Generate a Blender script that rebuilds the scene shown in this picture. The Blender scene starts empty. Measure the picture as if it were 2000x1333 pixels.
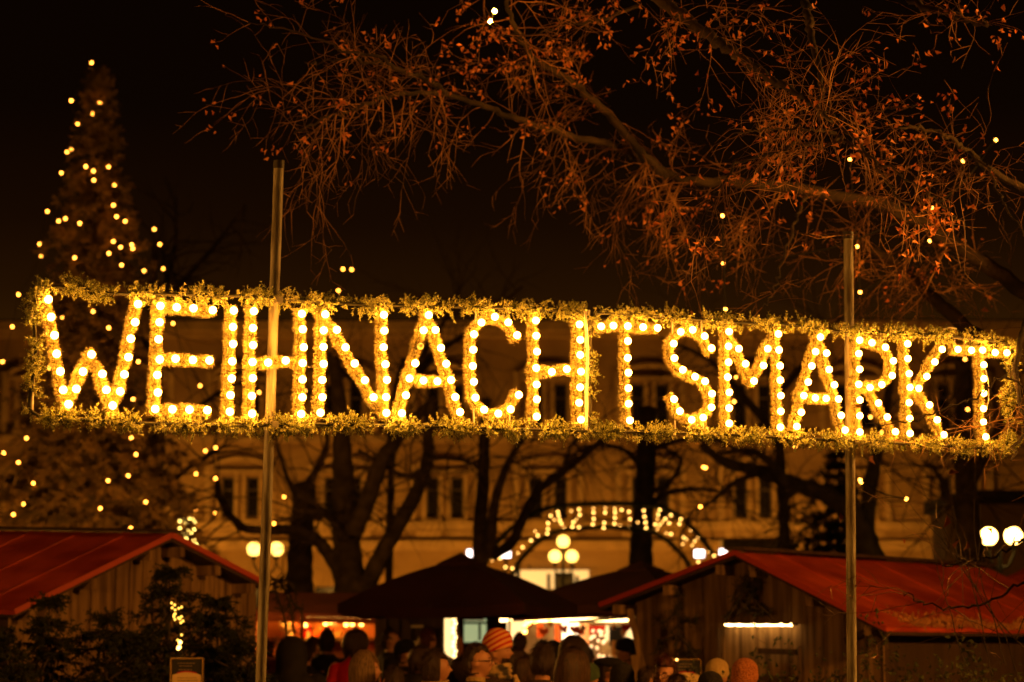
import bpy, math, random
import numpy as np
from mathutils import Vector, Matrix
R = math.radians
SC = bpy.context.scene
COL = SC.collection
PI = math.pi

# ------------------------------------------------------------------ camera
LENS, CAMZ = 85.0, 1.8
FP = LENS / 36.0 * 2000.0                      # focal length in photograph pixels
PITCH = math.atan((1225 - 666.5) / FP)
cam = bpy.data.objects.new('camera', bpy.data.cameras.new('camera'))
COL.objects.link(cam)
cam.data.lens = LENS
cam.data.sensor_width = 36
cam.data.clip_end = 600
cam.location = (0, 0, CAMZ)
cam.rotation_euler = (PI / 2 + PITCH, 0, 0)
cam.data.dof.use_dof = True
cam.data.dof.focus_distance = 11.7
cam.data.dof.aperture_fstop = 3.0
SC.camera = cam
SC.view_settings.view_transform = 'Standard'
SC.view_settings.look = 'None'
SC.view_settings.exposure = 1.4
SC.view_settings.gamma = 1.0
SC.cycles.use_light_tree = True
SC.cycles.max_bounces = 5
SC.cycles.sample_clamp_indirect = 4.0
SC.cycles.caustics_reflective = False
SC.cycles.caustics_refractive = False

# ------------------------------------------------------------------ night sky: town glow near the horizon
W = bpy.data.worlds.new('World')
SC.world = W
W.use_nodes = True
nt = W.node_tree
bg = nt.nodes['Background']
tc = nt.nodes.new('ShaderNodeTexCoord'); sx = nt.nodes.new('ShaderNodeSeparateXYZ')
rp = nt.nodes.new('ShaderNodeValToRGB')
nt.links.new(tc.outputs['Generated'], sx.inputs[0]); nt.links.new(sx.outputs['Z'], rp.inputs[0])
nt.links.new(rp.outputs[0], bg.inputs['Color'])
el = rp.color_ramp.elements
el[0].position = 0.0; el[0].color = (0.050, 0.0170, 0.0009, 1)
el[1].position = 1.0; el[1].color = (0.0016, 0.0005, 0.0001, 1)
for p, c in ((0.10, (0.034, 0.0115, 0.0006)), (0.135, (0.0145, 0.0046, 0.0004)), (0.165, (0.0070, 0.0022, 0.0003)), (0.21, (0.0030, 0.0010, 0.0002)), (0.30, (0.0020, 0.0006, 0.0001))):
    e = el.new(p); e.color = (*c, 1)
bg.inputs['Strength'].default_value = 0.42

# ------------------------------------------------------------------ unprojection helpers (photograph pixel -> place)
ct, st = math.cos(PITCH), math.sin(PITCH)
def ray(px, py):
    a, b = (px - 1000.0) / FP, (666.5 - py) / FP
    return a, ct - b * st, st + b * ct
def P(px, py, Y):
    a, d, e = ray(px, py); s = Y / d
    return np.array((a * s, Y, CAMZ + e * s))
class Plane:
    """vertical plane through two points given as (pixel column, distance)"""
    def __init__(s, xl, yl, xr, yr):
        a, b = P(xl, 1225, yl), P(xr, 1225, yr)
        s.k = (b[1] - a[1]) / (b[0] - a[0]); s.y0 = a[1] - s.k * a[0]
        q = math.hypot(1, s.k)
        s.n = np.array((s.k / q, -1 / q, 0)); s.t = np.array((1 / q, s.k / q, 0))
    def at(s, px, py, off=0.0):
        a, d, e = ray(px, py)
        t = (s.y0 - off * math.hypot(1, s.k)) / (d - s.k * a)
        return np.array((a * t, d * t, CAMZ + e * t))

# ------------------------------------------------------------------ mesh builder
WL = {}
def wloc(o):
    v = np.zeros(3)
    while o is not None:
        v = v + np.array(WL.get(o.name, (0, 0, 0))); o = o.parent
    return v
class G:
    def __init__(s): s.v = []; s.f = []; s.n = 0
    def add(s, v, f, mi=0):
        v = np.asarray(v, float).reshape(-1, 3); f = np.asarray(f, int)
        s.v.append(v); s.f.append((f + s.n, mi)); s.n += len(v)
    def hexa(s, p, mi=0):
        s.add(p, [(0, 3, 2, 1), (4, 5, 6, 7), (0, 1, 5, 4), (1, 2, 6, 5), (2, 3, 7, 6), (3, 0, 4, 7)], mi)
    def box(s, x0, x1, y0, y1, z0, z1, mi=0):
        s.hexa([(x0, y0, z0), (x1, y0, z0), (x1, y1, z0), (x0, y1, z0), (x0, y0, z1), (x1, y0, z1), (x1, y1, z1), (x0, y1, z1)], mi)
    def bar(s, a, b, w, h, up=(0, 0, 1), mi=0):
        a = np.asarray(a, float); b = np.asarray(b, float); d = b - a; d /= np.linalg.norm(d)
        u = np.asarray(up, float); x = np.cross(d, u); x /= np.linalg.norm(x) + 1e-9; u = np.cross(x, d)
        x = x * w / 2; u = u * h / 2
        s.hexa([a - x - u, a + x - u, b + x - u, b - x - u, a - x + u, a + x + u, b + x + u, b - x + u], mi)
    def slab(s, quad, th, mi=0):
        q = np.asarray(quad, float); n = np.cross(q[1] - q[0], q[3] - q[0]); n /= np.linalg.norm(n)
        s.hexa(list(q - n * th) + list(q), mi)
    def loft(s, rings, cap=True, mi=0):
        rings = np.asarray(rings, float); m, n = rings.shape[:2]
        i = np.arange(n); j = (i + 1) % n
        f = np.concatenate([np.stack([k * n + i, k * n + j, (k + 1) * n + j, (k + 1) * n + i], 1) for k in range(m - 1)])
        base = s.n
        s.add(rings.reshape(-1, 3), f, mi)
        if cap:
            for k in (0, m - 1):
                c = rings[k].mean(0)
                fan = np.stack([np.full(n, n), i, j] if k else [np.full(n, n), j, i], 1)
                s.add(np.vstack([rings[k], c]), fan, mi)
    def tube(s, pts, rad, n=8, cap=True, mi=0):
        pts = np.asarray(pts, float)
        rad = np.full(len(pts), rad) if np.isscalar(rad) else np.asarray(rad, float)
        d = np.gradient(pts, axis=0); d /= np.linalg.norm(d, axis=1)[:, None] + 1e-9
        u = np.array((0, 0, 1.0)) if abs(d[0][2]) < .9 else np.array((0, 1.0, 0))
        a = np.linspace(0, 2 * PI, n, endpoint=False); rings = []
        for p, t, r in zip(pts, d, rad):
            x = np.cross(t, u); x /= np.linalg.norm(x) + 1e-9; u = np.cross(x, t)
            rings.append(p + r * (np.cos(a)[:, None] * x + np.sin(a)[:, None] * u))
        s.loft(rings, cap, mi)
    def segs(s, A, B, ra, rb, n=4, mi=0):
        A = np.asarray(A, float); B = np.asarray(B, float); ra = np.asarray(ra); rb = np.asarray(rb)
        if not len(A): return
        d = B - A; d /= np.linalg.norm(d, axis=1)[:, None] + 1e-9
        u = np.where(np.abs(d[:, 2:3]) < .9, np.array([[0, 0, 1.0]]), np.array([[0, 1.0, 0]]))
        x = np.cross(d, u); x /= np.linalg.norm(x, axis=1)[:, None] + 1e-9; u = np.cross(x, d)
        a = np.linspace(0, 2 * PI, n, endpoint=False)
        o = np.cos(a)[None, :, None] * x[:, None, :] + np.sin(a)[None, :, None] * u[:, None, :]
        v = np.concatenate([A[:, None] + o * ra[:, None, None], B[:, None] + o * rb[:, None, None]], 1)
        m = len(A); i = np.arange(n); j = (i + 1) % n
        q = np.stack([i, j, j + n, i + n], 1)
        s.add(v.reshape(-1, 3), (np.arange(m)[:, None, None] * 2 * n + q[None]).reshape(-1, 4), mi)
    def sphere(s, c, r, nu=14, nv=10, mi=0, fn=None):
        r = np.array((r, r, r)) if np.isscalar(r) else np.asarray(r)
        th = np.linspace(0, PI, nv + 1)[1:-1]; ph = np.linspace(0, 2 * PI, nu, endpoint=False)
        d = np.stack([np.outer(np.sin(th), np.cos(ph)), np.outer(np.sin(th), np.sin(ph)), np.outer(np.cos(th), np.ones(nu))], -1).reshape(-1, 3)
        d = np.vstack([d, (0, 0, 1), (0, 0, -1)])
        v = d * r if fn is None else fn(d)
        m = nv - 1; i = np.arange(nu); j = (i + 1) % nu
        q = np.concatenate([np.stack([k * nu + i, (k + 1) * nu + i, (k + 1) * nu + j, k * nu + j], 1) for k in range(m - 1)])
        b = s.n
        s.add(v + np.asarray(c), q, mi)
        s.f.append((np.stack([np.full(nu, m * nu), i, j], 1) + b, mi))
        s.f.append((np.stack([np.full(nu, m * nu + 1), (m - 1) * nu + j, (m - 1) * nu + i], 1) + b, mi))
    def build(s, name, mats, parent=None, smooth=False):
        me = bpy.data.meshes.new(name)
        v = np.concatenate(s.v) if s.v else np.zeros((0, 3))
        if parent is not None: v = v - wloc(parent)
        me.vertices.add(len(v)); me.vertices.foreach_set('co', v.ravel())
        tot = [np.full(len(f), f.shape[1]) for f, _ in s.f]
        sizes = np.concatenate(tot); idx = np.concatenate([f.ravel() for f, _ in s.f])
        mi = np.concatenate([np.full(len(f), m) for f, m in s.f])
        me.loops.add(len(idx)); me.loops.foreach_set('vertex_index', idx.astype(np.int32))
        me.polygons.add(len(sizes))
        me.polygons.foreach_set('loop_start', np.concatenate([[0], np.cumsum(sizes)[:-1]]).astype(np.int32))
        me.polygons.foreach_set('material_index', mi.astype(np.int32))
        me.polygons.foreach_set('use_smooth', np.full(len(sizes), smooth))
        for m in (mats if isinstance(mats, (list, tuple)) else [mats]): me.materials.append(m)
        me.update(calc_edges=True); me.validate()
        o = bpy.data.objects.new(name, me); COL.objects.link(o)
        o.parent = parent
        return o
def thing(name, label, cat, loc=(0, 0, 0), group=None):
    o = bpy.data.objects.new(name, None); COL.objects.link(o)
    o.empty_display_size = .2
    o.location = tuple(loc); WL[o.name] = tuple(float(q) for q in loc)
    o['label'] = label; o['category'] = cat
    if group: o['group'] = group
    return o
def tag(o, label, cat, group=None, kind=None):
    o['label'] = label
    if cat: o['category'] = cat
    if group: o['group'] = group
    if kind: o['kind'] = kind
    return o

# ------------------------------------------------------------------ materials
def mat(name, col, rough=.7, metal=0, col2=None, scale=6, stretch=(1, 1, 1), bump=0, bscale=None, detail=4, spec=.4, lo=.35, hi=.65, trans=0):
    m = bpy.data.materials.new(name); m.use_nodes = True; t = m.node_tree; b = t.nodes['Principled BSDF']
    b.inputs['Base Color'].default_value = (*col, 1); b.inputs['Roughness'].default_value = rough
    b.inputs['Metallic'].default_value = metal; b.inputs['Specular IOR Level'].default_value = spec
    if col2 or bump:
        c = t.nodes.new('ShaderNodeTexCoord'); mp = t.nodes.new('ShaderNodeMapping'); mp.inputs['Scale'].default_value = stretch
        t.links.new(c.outputs['Object'], mp.inputs[0])
    if col2:
        n = t.nodes.new('ShaderNodeTexNoise'); n.inputs['Scale'].default_value = scale; n.inputs['Detail'].default_value = detail
        r = t.nodes.new('ShaderNodeValToRGB'); r.color_ramp.elements[0].color = (*col, 1); r.color_ramp.elements[1].color = (*col2, 1)
        r.color_ramp.elements[0].position = lo; r.color_ramp.elements[1].position = hi
        t.links.new(mp.outputs[0], n.inputs[0]); t.links.new(n.outputs[0], r.inputs[0]); t.links.new(r.outputs[0], b.inputs['Base Color'])
    if bump:
        n2 = t.nodes.new('ShaderNodeTexNoise'); n2.inputs['Scale'].default_value = bscale or scale * 3; n2.inputs['Detail'].default_value = 5
        bp = t.nodes.new('ShaderNodeBump'); bp.inputs['Strength'].default_value = bump; bp.inputs['Distance'].default_value = .03
        t.links.new(mp.outputs[0], n2.inputs[0]); t.links.new(n2.outputs[0], bp.inputs['Height']); t.links.new(bp.outputs[0], b.inputs['Normal'])
    if trans:
        b.inputs['Transmission Weight'].default_value = trans
    return m
def emit(name, col, s):
    m = bpy.data.materials.new(name); m.use_nodes = True; b = m.node_tree.nodes['Principled BSDF']
    b.inputs['Base Color'].default_value = (.6, .5, .3, 1); b.inputs['Roughness'].default_value = .3
    b.inputs['Emission Color'].default_value = (*col, 1); b.inputs['Emission Strength'].default_value = s
    return m
M = dict(
    bulb=emit('sign_bulb_light', (1, .36, .038), 44),
    treebulb=emit('string_bulb_light', (1, .30, .028), 9),
    globe=emit('lamp_globe_light', (1, .52, .085), 2.2),
    treefill=emit('tree_fill_globe_light', (1, .38, .045), 230),  # for the added lamp below the Christmas tree
    archbulb=emit('arch_bulb_light', (1, .46, .09), 4),
    nearglobe=emit('near_lamp_globe_light', (1, .37, .045), 310),
    hotbulb=emit('glaring_bulb_light', (1, .36, .03), 170),
    rightglobe=emit('right_globe_light', (1, .54, .10), 12),
    leftglobe=emit('left_near_globe_light', (1, .37, .045), 105),
    fillglobe=emit('hidden_fill_globe_light', (1, .42, .06), 72),  # for the unseen lamps added in front of the building
    white=emit('flood_light', (1, .74, .66), 3),
    tube=emit('stall_tube_light', (1, .58, .18), 7),
    panel=emit('lit_panel', (1, .60, .20), .35),
    warmbulb=emit('stall_bulb_light', (1, .42, .06), 6),
    fairy=emit('fairy_light', (1, .50, .06), 1.2),
    screen=emit('dim_window_light', (.62, .70, .33), .22),
    deadbulb=mat('unlit_bulb_glass', (.6, .5, .3), .1),
    tinsel=mat('tinsel', (.16, .135, .045), .32, col2=(.60, .49, .16), scale=60, spec=.7),
    tcore=mat('tinsel_core', (.10, .09, .03), .8),
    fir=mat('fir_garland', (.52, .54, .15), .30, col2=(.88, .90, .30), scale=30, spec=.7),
    fircore=mat('fir_twig', (.05, .045, .02), .8),
    firdark=mat('fir_needles', (.020, .022, .007), .9, col2=(.040, .042, .013), scale=8, spec=.15),
    xmas=mat('christmas_tree_needles', (.09, .06, .018), .8, col2=(.30, .18, .045), scale=3),
    yew=mat('shrub_leaves', (.035, .042, .012), .75, col2=(.07, .075, .02), scale=9, spec=.2),
    pole=mat('galvanised_pole', (.40, .36, .27), .6, .15, col2=(.17, .14, .09), lo=.40, hi=.60, scale=6, stretch=(5, 5, .8), bump=.15, bscale=30),
    cap=mat('pole_cap', (.05, .04, .03), .5),
    rod=mat('steel_rod', (.55, .5, .42), .35, .5),
    bark=mat('bark', (.014, .009, .005), .95, col2=(.070, .044, .019), scale=5, bump=.6, bscale=22),
    twig=mat('twig', (.14, .058, .021), .6, col2=(.52, .25, .08), lo=.45, hi=.6, scale=3),
    leaf=mat('dry_leaf', (.50, .14, .035), .55, col2=(.80, .30, .07), scale=3),
    darkbark=mat('dark_bark', (.040, .026, .013), .95, col2=(.085, .056, .028), scale=5, bump=.5),
    plaster=mat('ochre_plaster', (.36, .215, .06), .9, col2=(.22, .125, .035), scale=.45, detail=8, bump=.1),
    stucco=mat('stucco_trim', (.46, .29, .09), .9, col2=(.32, .20, .065), scale=1.5),
    glassdark=mat('dark_glass', (.012, .008, .004), .25),
    winframe=mat('window_frame', (.10, .07, .03), .7),
    slate=mat('roof_tiles', (.03, .02, .012), .9),
    ground=mat('wet_paving', (.05, .042, .032), .55, col2=(.09, .075, .055), scale=3, bump=.3),
    roofred=mat('red_roof_felt', (.74, .105, .020), .38, col2=(.38, .040, .011), scale=1.6, stretch=(1, 1, 3), bump=.5, bscale=4.5),
    fascia=mat('red_fascia', (.46, .050, .014), .5),
    darkwood=mat('dark_timber', (.045, .025, .012), .85, col2=(.075, .04, .018), scale=2, stretch=(6, 6, .6)),
    wood=mat('board_wood', (.32, .19, .075), .85, col2=(.11, .058, .022), scale=2.4, stretch=(7, 7, .5), bump=.4, bscale=9, detail=8),
    umb=mat('umbrella_cloth', (.060, .015, .008), .95, col2=(.040, .010, .006), scale=2, bump=.15),
    umbpole=mat('umbrella_pole', (.35, .11, .04), .6),
    redcanvas=mat('rust_canvas', (.16, .032, .012), .9, col2=(.11, .022, .009), scale=2, bump=.2),
    cream=mat('cream_board', (.72, .60, .38), .8, col2=(.6, .48, .28), scale=3),
    orange=mat('orange_cloth', (.75, .13, .02), .8),
    red=mat('red_cloth', (.55, .02, .012), .8),
    black=mat('black_board', (.012, .010, .008), .6),
    iron=mat('cast_iron', (.03, .028, .02), .5, .3),
    skin=mat('skin', (.50, .235, .125), .55, col2=(.43, .19, .10), scale=14),
    hairdark=mat('dark_hair', (.028, .013, .006), .5, col2=(.06, .028, .012), scale=14, stretch=(9, 9, .7), bump=.6, bscale=22),
    hairbrown=mat('brown_hair', (.035, .016, .006), .5, col2=(.10, .045, .016), scale=14, stretch=(9, 9, .6), bump=.7, bscale=22),
    hairblond=mat('blond_hair', (.28, .16, .06), .6, col2=(.09, .05, .018), scale=14, stretch=(9, 9, .7), bump=.6, bscale=22),
    hairred=mat('auburn_hair', (.10, .018, .008), .5, col2=(.05, .010, .005), scale=10, stretch=(6, 6, .8), bump=.6, bscale=22),
    coatblack=mat('black_coat', (.014, .010, .008), .85, col2=(.026, .018, .013), scale=9),
    coatbrown=mat('brown_coat', (.030, .015, .007), .9, col2=(.055, .028, .012), scale=9, bump=.3),
    coatred=mat('red_coat', (.78, .012, .012), .7, col2=(.60, .010, .010), scale=5, bump=.2),
    coatpale=mat('patterned_scarf', (.50, .33, .14), .9, col2=(.05, .04, .03), scale=11, lo=.45, hi=.55),
    trouser=mat('dark_trousers', (.018, .014, .012), .9),
    shoe=mat('shoe_leather', (.012, .009, .007), .5),
    beige=mat('beige_knit', (.46, .31, .12), .95, col2=(.36, .24, .09), scale=30, bump=.5, bscale=70),
    green=mat('green_knit', (.065, .105, .055), .95, col2=(.04, .07, .038), scale=20, bump=.5, bscale=70),
    blackknit=mat('black_knit', (.012, .009, .007), .95, bump=.4, bscale=60),
    spect=mat('spectacle_frame', (.02, .015, .01), .3),
    earring=mat('gold_metal', (.8, .5, .15), .25, .9),
    paper=mat('poster_paper', (.78, .56, .26), .7, col2=(.68, .47, .2), scale=8),
    ink=mat('poster_ink', (.20, .12, .05), .8),
    dimink=mat('pale_lettering', (.30, .20, .10), .8),
    posterred=mat('poster_red', (.50, .02, .015), .7),
    strawl=mat('ornament_straw', (.6, .36, .10), .4),
)
# ================================================================== THE SETTING
g = G(); g.add([(-160, -20, 0), (160, -20, 0), (160, 320, 0), (-160, 320, 0)], [(0, 1, 2, 3)])
gr = g.build('ground', M['ground']); tag(gr, 'dark trodden paving of the market square', None, kind='structure')

# ------------------------------------------------------------------ foliage and twig generators
def rnd_dirs(rng, n):
    d = rng.normal(size=(n, 3)); return d / (np.linalg.norm(d, axis=1)[:, None] + 1e-9)
def needles(g, base, dirs, length, width, rng, mi=0):
    """one thin pointed triangle per needle"""
    s = np.cross(dirs, rnd_dirs(rng, len(dirs))); s /= np.linalg.norm(s, axis=1)[:, None] + 1e-9
    L = np.asarray(length).reshape(-1, 1) if not np.isscalar(length) else length
    w = width * .5
    v = np.stack([base - s * w, base + s * w, base + dirs * L], 1).reshape(-1, 3)
    g.add(v, np.arange(len(v)).reshape(-1, 3), mi)
def resample(pts, step):
    pts = np.asarray(pts, float); d = np.r_[0, np.cumsum(np.linalg.norm(np.diff(pts, axis=0), axis=1))]
    n = max(2, int(d[-1] / step) + 1); t = np.linspace(0, d[-1], n)
    return np.stack([np.interp(t, d, pts[:, k]) for k in range(3)], 1)
def smooth_path(pts, k=6):
    pts = np.asarray(pts, float)
    if len(pts) < 3: return resample(pts, np.linalg.norm(pts[1] - pts[0]) / k)
    q = np.vstack([2 * pts[0] - pts[1], pts, 2 * pts[-1] - pts[-2]]); out = []
    for i in range(1, len(q) - 2):
        for t in np.arange(k) / k:
            a, b, c, d = q[i - 1], q[i], q[i + 1], q[i + 2]
            out.append(.5 * ((2 * b) + (c - a) * t + (2 * a - 5 * b + 4 * c - d) * t * t + (3 * b - a - 3 * c + d) * t ** 3))
    out.append(pts[-1]); return np.array(out)
def sprigs(g, pos, dirs, length, per, nl, nw, rng, mi=0, stem=None):
    """fir sprigs: needles all along each short stem"""
    n = len(pos); t = rng.uniform(.05, 1, (n, per)); L = rng.uniform(.7, 1.15, (n, 1)) * length
    b = pos[:, None] + dirs[:, None] * (t * L)[..., None]
    d = rnd_dirs(rng, n * per).reshape(n, per, 3) + dirs[:, None] * .75
    d /= np.linalg.norm(d, axis=2)[..., None]
    ln = nl * (1.15 - .6 * t) * rng.uniform(.7, 1.2, (n, per))
    needles(g, b.reshape(-1, 3), d.reshape(-1, 3), ln.reshape(-1), nw, rng, mi)
    if stem is not None:
        g.segs(pos, pos + dirs * L, np.full(n, .003), np.full(n, .0015), 3, stem)
class Twigs:
    def __init__(s, seed): s.r = random.Random(seed); s.A = []; s.B = []; s.ra = []; s.rb = []; s.tips = []
    def grow(s, p, d, L, r, depth, droop=.04, wander=.16, step=.12, rate=.5, kid=(.35, .7), flat=1.0):
        R_ = s.r; n = max(2, int(L / step)); p = np.array(p, float); d = np.array(d, float); d /= np.linalg.norm(d)
        for i in range(n):
            d = d + np.array((R_.gauss(0, wander), R_.gauss(0, wander) * flat, R_.gauss(0, wander) - droop)); d /= np.linalg.norm(d)
            q = p + d * step; t = (i + 1) / n
            s.A.append(p); s.B.append(q); s.ra.append(r * (1 - .75 * i / n)); s.rb.append(r * (1 - .75 * t))
            p = q
            if depth and i > 0 and R_.random() < rate:
                ax = np.cross(d, (R_.gauss(0, 1), R_.gauss(0, 1), R_.gauss(0, 1))); ax /= np.linalg.norm(ax) + 1e-9
                e = d * R_.uniform(.55, .9) + ax * R_.uniform(.45, .95)
                s.grow(p, e, L * R_.uniform(*kid) * (1 - .4 * t), max(r * (1 - .6 * t) * .62, .0016), depth - 1, droop * 1.25, wander, step, rate, kid, flat)
        s.tips.append((p, d, depth))
    def along(s, path, n, L, r, depth, spread=.8, lo=.05, hi=1.0, bias=(0, 0, 0), **k):
        for _ in range(n):
            t = s.r.uniform(lo, hi) * (len(path) - 1); i = min(int(t), len(path) - 2)
            p = path[i] + (path[i + 1] - path[i]) * (t - i); d = path[i + 1] - path[i]; d = d / np.linalg.norm(d)
            e = d * .5 + np.array([s.r.gauss(0, spread) for _ in range(3)]) + np.array(bias)
            s.grow(p, e, L * s.r.uniform(.45, 1.1), r * s.r.uniform(.7, 1.1), depth, **k)
    def mesh(s, g, n=4, mi=0): g.segs(s.A, s.B, s.ra, s.rb, n, mi)
def leaves(g, pts, rng, size=.05, mi=0, hang=.5):
    """folded, curled dry leaves: four small faces each"""
    n = len(pts); pts = np.asarray(pts, float)
    d = rnd_dirs(rng, n); d[:, 2] -= hang; d /= np.linalg.norm(d, axis=1)[:, None]
    x = np.cross(d, rnd_dirs(rng, n)); x /= np.linalg.norm(x, axis=1)[:, None]; y = np.cross(d, x)
    L = (size * rng.uniform(.6, 1.2, n))[:, None]; w = L * rng.uniform(.16, .34, n)[:, None]; c = L * rng.uniform(.1, .35, n)[:, None]
    v = np.stack([pts, pts + d * L * .45 + x * w + y * c, pts + d * L * .5 - y * c * .2, pts + d * L * .45 - x * w + y * c, pts + d * L - y * c], 1).reshape(-1, 3)
    b = np.arange(n)[:, None, None] * 5
    g.add(v, (b + np.array([(0, 1, 2), (0, 2, 3), (1, 4, 2), (2, 4, 3)])[None]).reshape(-1, 3), mi)

# ================================================================== OLD BUILDING ACROSS THE SQUARE
YB = 100.0
def zb(py): return P(1000, py, YB)[2]
def xb(px): return P(px, 900, YB)[0]
def holed(g, x0, x1, z0, z1, Y, holes, deep, mi=0):
    xs = sorted({x0, x1, *[h[0] for h in holes], *[h[1] for h in holes]}); zs = sorted({z0, z1, *[h[2] for h in holes], *[h[3] for h in holes]})
    for a, b in zip(xs, xs[1:]):
        for c, d in zip(zs, zs[1:]):
            mx, mz = (a + b) / 2, (c + d) / 2
            if any(h[0] < mx < h[1] and h[2] < mz < h[3] for h in holes): continue
            g.add([(a, Y, c), (b, Y, c), (b, Y, d), (a, Y, d)], [(0, 1, 2, 3)], mi)
    for h in holes:
        a, b, c, d = h; e = Y + deep
        for q in ([(a, Y, c), (a, e, c), (a, e, d), (a, Y, d)], [(b, Y, c), (b, e, c), (b, e, d), (b, Y, d)], [(a, Y, c), (b, Y, c), (b, e, c), (a, e, c)], [(a, Y, d), (b, Y, d), (b, e, d), (a, e, d)]):
            g.add(q, [(0, 1, 2, 3)], mi)
bd = thing('old_building', 'long ochre stucco building with paired tall dark windows across the square', 'building', (0, YB, 0))
centers = [-730, -530, -330, -130, 70, 270, 470, 670, 869, 1071, 1270, 1470, 1670, 1870, 2070, 2270, 2470]
rows = [(1010, 932), (836, 750)]
holes = []
for c in centers:
    for (b_, t_) in rows:
        for s_ in (-24, 24):
            holes.append((xb(c + s_) - .26, xb(c + s_) + .26, zb(b_), zb(t_)))
shops = [(xb(c) - 1.15, xb(c) + 1.15, .15, zb(1146)) for c in (270, 470, 670, 869, 1270, 1470, 1670, 1870)]
zt = zb(640)
g = G(); holed(g, xb(-860), xb(2600), 0, zt, YB, holes + shops, .35); 
g.box(xb(-860), xb(2600), YB + .5, YB + 12, 0, zt - .1)
g.build('wall', M['plaster'], bd)
g = G(); x0, x1 = xb(-880), xb(2620)
for py, h, o in ((1028, .34, .32), (1066, .42, .42), (1062, .2, .55), (858, .3, .32), (640, .4, .6), (654, .3, .35)):
    z = zb(py); g.box(x0, x1, YB - o, YB + .02, z - h / 2, z + h / 2)
g.build('cornice', M['stucco'], bd)
g = G()
for c in centers:
    X = xb(c)
    for (b_, t_) in rows:
        z0, z1 = zb(b_), zb(t_)
        for s_ in (-24, 24):
            x = xb(c + s_)
            g.box(x - .42, x - .27, YB - .14, YB + .01, z0 - .1, z1 + .12); g.box(x + .27, x + .42, YB - .14, YB + .01, z0 - .1, z1 + .12)
            g.box(x - .46, x + .46, YB - .24, YB + .01, z0 - .26, z0 - .105)
        g.box(X - 1.15, X + 1.15, YB - .22, YB + .01, z1 + .13, z1 + .30)
        # arched hood over the pair
        a = np.linspace(0, PI, 13); pts = np.stack([X + 1.15 * np.cos(a), np.full(13, YB - .12), z1 + .36 + .42 * np.sin(a)], 1)
        g.tube(pts, .11, 6)
        g.box(X - 1.45, X - 1.22, YB - .16, YB + .01, z0 - .5, z1 + .5); g.box(X + 1.22, X + 1.45, YB - .16, YB + .01, z0 - .5, z1 + .5)
    for s_ in (-30, 30):
        x = xb(c + s_); g.box(x - .55, x + .55, YB - .1, YB + .01, zb(1050), zb(1038))
g.build('stucco_relief', M['stucco'], bd)
for c in centers:
    for (b_, t_) in rows:
        z0, z1 = zb(b_), zb(t_)
        for s_ in (-24, 24):
            x = xb(c + s_); w = G()
            w.box(x - .26, x - .20, YB + .16, YB + .22, z0, z1); w.box(x + .20, x + .26, YB + .16, YB + .22, z0, z1)
            w.box(x - .199, x + .199, YB + .16, YB + .22, z0, z0 + .07); w.box(x - .199, x + .199, YB + .16, YB + .22, z1 - .07, z1)
            w.box(x - .199, x + .199, YB + .165, YB + .215, z0 + (z1 - z0) * .66, z0 + (z1 - z0) * .70)
            wo = w.build('window', M['winframe'], bd)
            q = G(); q.box(x - .24, x + .24, YB + .225, YB + .24, z0 + .01, z1 - .01); q.build('pane', M['glassdark'], wo)
for h in shops:
    q = G(); q.box(h[0] + .05, h[1] - .05, YB + .25, YB + .28, h[2], h[3] - .02); q.build('shop_window', M['glassdark'], bd)
g = G(); z = zt + .25
g.add([(x0, YB - .7, z), (x1, YB - .7, z), (x1, YB + 6, z + .7), (x0, YB + 6, z + .7), (x1, YB + 13, z), (x0, YB + 13, z)], [(0, 1, 2, 3), (3, 2, 4, 5)])
g.build('roof', M['slate'], bd)
# long lit shop sign on the ground floor and the bright awning further right
g = G(); a, b = P(1006, 1140, YB - .8), P(1150, 1114, YB - .8)
t = thing('shop_sign', 'long glowing cream shop sign behind the three-globe street lamp', 'sign', (a[0], YB - .7, a[2] - .5))
g.box(a[0], b[0], YB - .8, YB - .64, a[2] - .55, b[2]); g.build('light_box', M['panel'], t)
g = G(); c = P(1104, 1128, YB - .84)
g.box(c[0] - .45, c[0] + .35, YB - .86, YB - .805, c[2] - .75, c[2] + .2); g.box(c[0] - .75, c[0] - .6, YB - .86, YB - .805, c[2] - .55, c[2] + .15)
g.box(c[0] + .4, c[0] + .55, YB - .86, YB - .805, c[2] - .5, c[2] + .05)
g.build('emblem', M['iron'], t)
g = G(); g.bar((a[0] + .6, YB - .72, b[2]), (a[0] + .6, YB - .1, b[2] + .2), .06, .06); g.bar((b[0] - .6, YB - .72, b[2]), (b[0] - .6, YB - .1, b[2] + .2), .06, .06)
g.build('bracket', M['iron'], t)
a, b = P(1408, 1084, 88), P(1548, 1056, 88)
t = thing('pale_canopy', 'pale flat canopy lit white behind the right red-roofed hut', 'canopy', (a[0], 88, 0))
g = G(); g.box(a[0], b[0], 87.2, 88.6, b[2] - .36, b[2]); g.build('roof', M['cream'], t)
for x in (a[0] + .1, b[0] - .1):
    g = G(); g.box(x - .05, x + .05, 87.4, 87.5, 0, b[2] - .36); g.build('leg', M['iron'], t)
def flood(px, py, Y, label, w=.34, toz=None):
    p = P(px, py, Y); t = thing('flood_light', label, 'flood light', (p[0], Y, 0), 'white flood lights at the back of the market')
    g = G(); g.tube([(p[0], Y + .2, 0), (p[0], Y + .2, p[2])], .04, 6); g.build('mast', M['iron'], t)
    g = G(); g.box(p[0] - w / 2 - .03, p[0] + w / 2 + .03, Y + .02, Y + .16, p[2] - .13, p[2] + .13); h = g.build('housing', M['iron'], t)
    g = G(); g.box(p[0] - w / 2, p[0] + w / 2, Y - .01, Y + .015, p[2] - .1, p[2] + .1); g.build('lens', M['white'], h)
flood(988, 1082, 66, 'white flood light glaring at the left foot of the light arch', .26)
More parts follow.
